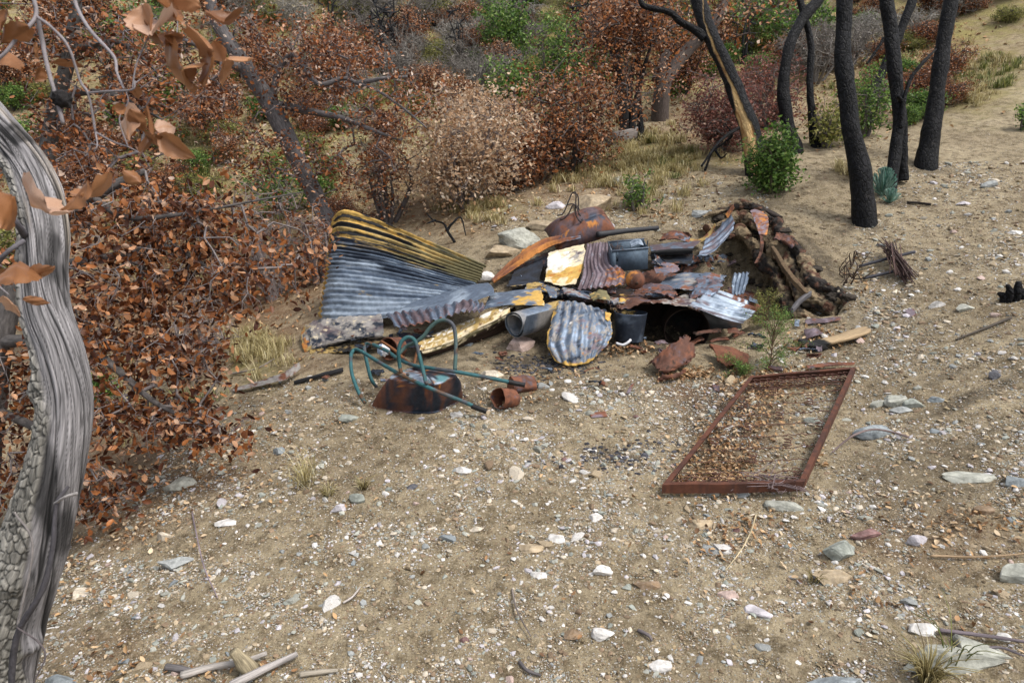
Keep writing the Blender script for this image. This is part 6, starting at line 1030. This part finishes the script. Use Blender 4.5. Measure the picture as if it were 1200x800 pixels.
seedling(862, 438, 62, 50, 22, 'low green sprig spreading at the foot of the wedge plate', 14)
# agaves, yucca
def rosette(name, cat, lab, px, py, wpx, hpx, mat_, n, seed, wid=.10):
    r = np.random.default_rng(seed); p = g1(px, py); d = (p - CAM) @ FWD; w, h = wpx * d / FPX / 2, hpx * d / FPX; e = empty(name, p, lab, cat); mb = MB()
    for k in range(n):
        a = r.uniform(0, 6.28); el = r.uniform(.35, 1.45); v = np.array([math.cos(a) * math.cos(el) * w * 1.3, math.sin(a) * math.cos(el) * w * 1.3, math.sin(el) * h]); leaf_shape(mb, p, p + v, [-math.sin(a), math.cos(a), 0], .12, .35, r, wid)
    mb.build('leaf_rosette', mat_, e)
rosette('agave', 'agave', 'taller teal green agave between the thickest and the twin burnt trunks', 1033, 230, 30, 34, L_AGAVE, 70, 1, .045); rosette('agave', 'agave', 'smaller teal agave at the foot of the twin burnt trunks', 1042, 238, 22, 18, L_AGAVE, 50, 2, .05)
rosette('yucca', 'yucca', 'spiky grey green yucca left of the thin dark trunk', 731, 155, 30, 42, L_OLIVE, 30, 3, .05)
beam('fallen_log', 'grey fallen log behind the orange oak beside the thin dark trunk', 'log', gp((718,162,.1),(735,158,.12),(752,152,.12)), .2, .2, (.26, .23, .21), 31)
dT = gd(778, 142); plant('grey_oak', 'oak', 'thick leaning grey brown trunk behind the tall orange oak', 71, [(dp((772,175,dT+.3),(775,110,dT),(785,85,dT),(805,60,dT+.2),(835,30,dT+.4),(850,0,dT+.5)), [.19,.16,.145,.13,.11,.08]), (dp((770,95,dT),(778,70,dT),(790,50,dT)), [.12,.1,.05])], [cl(850,10,dT,80,40,1.2,60), cl(800,30,dT,50,30,1,30)], L_ORANGE, bark=(.09,.07,.06), leaf_n=12, leaf_size=.09, spread=.3, base_r=.005, step=.3)
# burnt snag bits by the boulders and left slope
for k, (paths, lab) in enumerate([([[(533,284,8.7),(524,270,8.7),(520,262,8.75),(508,258,8.8),(500,250,8.85)],[(524,270,8.7),(530,262,8.7),(540,255,8.75),(546,276,8.65)],[(510,258,8.8),(500,262,8.7)]], 'small black burnt branch on the soil behind the upright sheet'), ([[(826,200,10),(835,178,10),(848,168,10),(862,152,10)],[(838,176,10),(845,185,9.95),(852,180,9.9)],[(852,165,10),(858,158,9.9),(850,145,9.9)]], 'tangled black twigs left of the split burnt trunk')]):
    m = MB()
    for pts in paths: add_tube(m, dp(*pts), [.02, .014, .007], 7, len(pts) * 7, .3, k, (0, 0, 0, 0))
    tag(m.build('burnt_branch', M_CHAR), lab, 'branch')

# prototypes copied over the far hillside
def proto(name, cat, seed, w, h, leafmat, n, leaf_n, leaf_size, twig, extra, lift=.5, stems=5, base_r=.006, bark=None):
    r = np.random.default_rng(seed); tr = []
    for k in range(stems):
        a = 6.283 * (k + r.random() * .7) / stems; L = r.uniform(.5, .8); t = np.array([math.cos(a) * w * L * .8, math.sin(a) * w * L * .8, h * L]); tr.append(([[math.cos(a) * .06, math.sin(a) * .06, -.25], t / 2 + r.normal(size=3) * [w * .15, w * .15, h * .06] + [0, 0, h * .05], t], [.02 + .02 * h, .015 + .012 * h, .01]))
    return plant(name, cat, 'x', seed, tr, [((0, 0, h * lift + .05), (w, w, h * (1 - lift)), n), ((0, 0, h * .28), (w * .8, w * .8, h * .25), n // 4)], leafmat, bark=bark or twig, leaf_n=leaf_n, leaf_size=leaf_size, spread=.22 * w, twig=twig, base_r=base_r, extra_twigs=extra, step=.25, loc=np.zeros(3), seeds_n=8, trunk_sides=7)
PR = {'orange': [proto('scorched_oak', 'oak', 81, 1.3, 2.4, L_ORANGE, 260, 18, .10, (.05, .045, .045), 2, .58), proto('scorched_oak', 'oak', 82, 1.1, 1.9, L_ORANGE, 220, 16, .10, (.06, .05, .05), 3, .55)],
      'dark': [proto('rusty_shrub', 'shrub', 83, 1.1, 1.3, L_DARK, 200, 15, .09, (.07, .06, .06), 3)],
      'grey': [proto('bare_shrub', 'shrub', 84, 1.2, 1.5, L_GREY, 150, 7, .06, (.27, .25, .22), 5, .5, 6, .008), proto('bare_shrub', 'shrub', 85, 1.4, 1.9, L_GREY, 130, 2, .07, (.19, .17, .15), 6, .55, 6, .009)],
      'green': [proto('green_shrub', 'shrub', 86, .9, 1.1, L_GREEN, 170, 20, .09, (.07, .06, .05), 1)], 'olive': [proto('olive_shrub', 'shrub', 87, 1.0, 1.0, L_OLIVE, 190, 16, .085, (.12, .10, .07), 2)],
      'snag': [proto('burnt_snag', 'shrub', 88, .7, 2.6, L_GREY, 26, 0, .05, (.02, .02, .022), 3, .6, 3, .014)]}
# bands of the hillside: (kind, count, px range, py range, scale range, place phrase)
BANDS = [('grey', 44, (380,620), (-5,130), (.32,.6), 'in the grey brush belt at top left of centre'), ('grey', 14, (600,860), (-10,60), (.4,.7), 'high above the orange oaks'), ('grey', 14, (200,420), (-10,160), (.35,.6), 'behind the leaning oak'), ('grey', 8, (930,1150), (0,100), (.5,.8), 'among the burnt trunks'),
 ('olive', 44, (380,640), (0,140), (.3,.6), 'in the brush at top left of centre'), ('olive', 14, (600,880), (-10,80), (.4,.8), 'high above the orange oaks'), ('olive', 30, (0,380), (-10,260), (.35,.7), 'behind the left oaks'), ('dark', 12, (1085,1200), (-30,28), (.3,.5), 'at the top right corner of the slope'), ('orange', 5, (1090,1210), (-35,10), (.3,.45), 'at the top right corner of the slope'), ('olive', 3, (1000,1190), (20,110), (.3,.45), 'on the upper right slope'),
 ('orange', 14, (0,200), (0,260), (.4,.7), 'behind the foreground leaves at upper left'), ('orange', 12, (200,480), (-20,210), (.35,.6), 'behind the leaning oak'), ('orange', 9, (480,650), (20,150), (.25,.5), 'above the pale tan shrub'), ('orange', 9, (640,900), (-10,120), (.4,.7), 'around the thin dark trunk'), ('orange', 5, (900,1120), (-30,40), (.3,.6), 'above the burnt trunks'),
 ('dark', 18, (880,1110), (0,125), (.3,.6), 'between the burnt trunks'), ('dark', 18, (0,420), (40,330), (.4,.6), 'below the left oaks'), ('dark', 8, (420,640), (20,160), (.25,.5), 'in the brush above the pale shrub'),
 ('green', 18, (560,900), (-10,100), (.4,.8), 'above the orange oaks'), ('green', 16, (0,420), (0,280), (.4,.7), 'among brown leaves at left'), ('green', 5, (920,1100), (20,150), (.4,.7), 'by the burnt trunks'), ('snag', 14, (380,900), (0,120), (.5,.9), 'on the brushy hillside'), ('snag', 4, (100,400), (0,200), (.6,.9), 'behind the left oaks')]
ADJ = dict(grey='bare grey twiggy shrub', olive='yellow green shrub', orange='orange leaved scorched oak', dark='rust brown leaved shrub', green='green leafy shrub', snag='thin black burnt snag')
r = np.random.default_rng(77); first = {}
KD = {id(o): kids(o) for v in PR.values() for o in v}
for (kind, n, xr, yr, sr, where) in BANDS:
    pxs = r.uniform(*xr, n); pys = r.uniform(*yr, n); P = G(pxs, pys)
    for p in P:
        o = PR[kind][r.integers(len(PR[kind]))]; s = r.uniform(*sr) * np.clip(((p - CAM) @ FWD) / 17, .55, 1.25)
        lab = ADJ[kind] + ' ' + where; g = ADJ[kind] + 's ' + where
        if id(o) not in first: first[id(o)] = 1; o.location = Vector(p); o.rotation_euler = (0, 0, r.uniform(0, 6.28)); o.scale = (s, s, s * r.uniform(.85, 1.15)); o['label'] = lab; o['group'] = g
        else: copy_thing(o, KD[id(o)], p, r.uniform(0, 6.28), (s, s, s * r.uniform(.85, 1.15)), lab, g)
for v in PR.values():
    for o in v:
        if id(o) not in first:
            for k in KD[id(o)]: bpy.data.objects.remove(k)
            bpy.data.objects.remove(o)

# ------------------------------------------------------------ grass and fallen leaves
def grass(name, spots, matl, label, seed, blade=(.12, .3), per=46, cat='grass', stuff=True):
    r = np.random.default_rng(seed); mb = MB()
    for (px, py, sp, n) in spots:
        P = G(px + r.normal(size=n) * sp, py + r.normal(size=n) * sp * .45)
        c = np.repeat(P, per, 0) + r.normal(size=(n * per, 3)) * [.045, .045, 0]; m = len(c); a = r.uniform(0, 6.28, m); L = r.uniform(*blade, m) * np.repeat(r.uniform(.5, 1.1, n), per); le = r.uniform(.1, .9, m); dr = np.stack([np.cos(a) * le, np.sin(a) * le, np.ones(m)], -1); dr = unit(dr); s = np.stack([-np.sin(a), np.cos(a), 0 * a], -1); w = r.uniform(.0016, .0032, m)[:, None] * np.clip(((c - CAM) @ FWD)[:, None] / 5, .7, 4)
        mid = c + dr * L[:, None] * .55; tip = c + dr * L[:, None] * [1, 1, .75] + dr * [1, 1, 0] * L[:, None] * .3; V = np.stack([c - s * w, c + s * w, mid + s * w * .8, mid - s * w * .8, tip], 1).reshape(-1, 3); o = (np.arange(m) * 5)[:, None]
        rn = np.repeat(r.random(m), 5); mb.add(V, [o + [0, 1, 2, 3], o + [3, 2, 4]], np.stack([rn, rn, rn, rn * 0], -1), V)
    return tag(mb.build(name, matl), label, cat, None, 'stuff')
grass('dry_grass', [(760,190,45,110),(700,205,40,70),(560,245,22,22),(300,415,22,24),(290,400,14,12),(1140,100,20,14),(1160,75,20,12),(1000,205,10,5),(1145,120,9,6),(360,560,10,3),(520,90,90,90),(480,40,90,90),(640,100,90,40),(230,300,60,40),(250,180,90,60),(790,30,80,40),(1070,80,50,30),(130,480,50,20),(440,130,50,30),(100,60,90,50)], L_STRAW, 'tufts of dry straw coloured grass on the slope', 1)
grass('green_grass', [(1135,92,22,12),(1185,95,14,6),(760,190,30,10),(500,60,90,60),(450,110,70,30),(150,200,90,40),(30,250,40,16),(560,30,90,40),(1175,75,12,8),(700,20,90,30),(950,40,60,20),(225,470,14,5)], L_GRASSG, 'patches of fresh green grass on the hillside', 2)
def tuft(px, py, L, n, lab, seed, m_): 
    r = np.random.default_rng(seed); p = g1(px, py); mb = MB()
    for k in range(n):
        a = r.uniform(0, 6.28); le = r.uniform(.1, 1.1); q = p + np.array([math.cos(a), math.sin(a), 0]) * r.uniform(0, .03); h = L * r.uniform(.4, 1); add_tube(mb, [q, q + np.array([math.cos(a) * le * .35, math.sin(a) * le * .35, .6]) * h, q + np.array([math.cos(a) * le, math.sin(a) * le, .75]) * h], [.003, .0024, .001], 3, 7, 0, 0, (r.random(), .5, .5, 0))
    tag(mb.build('grass_tuft', m_), lab, 'grass tuft')
tuft(1085, 800, .2, 120, 'straw coloured grass tuft at the bottom edge by the big pale slab', 1, L_STRAW); tuft(1115, 780, .28, 14, 'few tall green grass blades beside the bottom grass tuft', 2, L_GRASSG); tuft(953, 682, .10, 12, 'tiny pale grass blades left of the olive angular rock', 3, L_STRAW)
tuft(385, 580, .1, 40, 'small dry grass tuft by the violet and white stone', 4, L_STRAW); tuft(426, 572, .1, 40, 'small dry grass tuft by the pale green stone', 5, L_STRAW); tuft(1000, 212, .4, 60, 'yellow grass tuft left of the thickest burnt trunk', 6, L_STRAW)
def litter(name, spots, seed, matl, label, size=(.02, .055)):
    r = np.random.default_rng(seed); mb = MB(); A = []
    for (px, py, sx, sy, n) in spots: A.append(np.stack([px + r.normal(size=n) * sx, py + r.normal(size=n) * sy], -1))
    A = np.concatenate(A); A = A[(A[:, 1] < 830) & (A[:, 1] > -20)]; P = G(A[:, 0], A[:, 1]); n = len(P); d = (P - CAM) @ FWD; P[:, 2] += .008 + r.random(n) * .015; sz = r.uniform(*size, n) * np.clip(d / 6, .8, 2.2)
    dd_ = r.normal(size=(n, 3)) * [1, 1, .18]; V, F, C = leaf_batch(P, sz, r, 'near', up=3.5, cup=.55); mb.add(V, F, C, V); return tag(mb.build(name, matl), label, 'leaf litter', None, 'stuff')
inb = [(850,520,28,22,420),(845,545,25,12,300),(830,560,18,6,220),(890,460,25,8,200),(905,500,18,24,90),(870,480,12,14,120)]
litter('leaf_litter', inb + [(790,443,14,3,110),(815,438,12,4,110),(900,440,40,6,260),(960,400,25,8,150),(730,410,22,5,130),(620,440,30,8,70),(600,470,20,5,60),(1100,600,60,14,80),(1150,620,50,10,90),(1010,700,30,15,30),(870,620,30,12,90),(850,640,20,10,50),(960,540,10,12,30),(1120,650,80,60,70),(600,650,360,90,160),(840,575,70,6,60),(1010,330,10,12,40),(780,250,30,5,60),
   (200,560,50,20,260),(150,620,40,25,130),(260,520,40,14,120),(60,660,30,20,90),(130,780,30,15,50),(250,790,40,8,40),(110,700,40,20,50),(760,215,40,10,120),(560,250,50,12,200),(640,215,60,10,260),(930,450,40,8,120),(810,340,30,5,60),(790,352,20,3,40),(740,325,30,10,40),(1000,120,50,25,500),(1050,60,60,30,700),(950,60,60,30,500),
   (850,150,60,18,350),(700,100,100,50,900),(300,300,90,70,1200),(150,300,90,80,1300),(200,120,130,80,1800),(450,180,80,50,700),(150,450,80,50,700),(500,60,120,60,700),(60,90,60,70,700),(850,40,90,40,600)], 5, L_LITTER, 'fallen brown and tan oak leaves on the ground')
m = MB(); r = np.random.default_rng(9)
P = G(r.normal(size=300) * 36 + 722, r.normal(size=300) * 10 + 535); s = .004 + .02 * r.random(300) ** 3
for p, q in zip(P, s): V = rock_v(r, IV1, 3, .2) * (q, q * .7, q * .5); m.add(V + p + [0, 0, q * .2], IF1, np.r_[np.array([.03, .03, .035]) * r.uniform(.5, 3), 0])
P = G(r.normal(size=300) * 30 + 640, r.normal(size=300) * 7 + 428)
for p in P: q = r.uniform(.005, .022); V = rock_v(r, IV1, 3, .2) * (q, q * .7, q * .5); m.add(V + p + [0, 0, q * .2], IF1, np.r_[np.array([.03, .03, .035]) * r.uniform(.5, 3), 0])
tag(m.build('charcoal', M_PEB, smooth=False), 'scatter of black charcoal bits on the soil', 'charcoal', None, 'stuff')
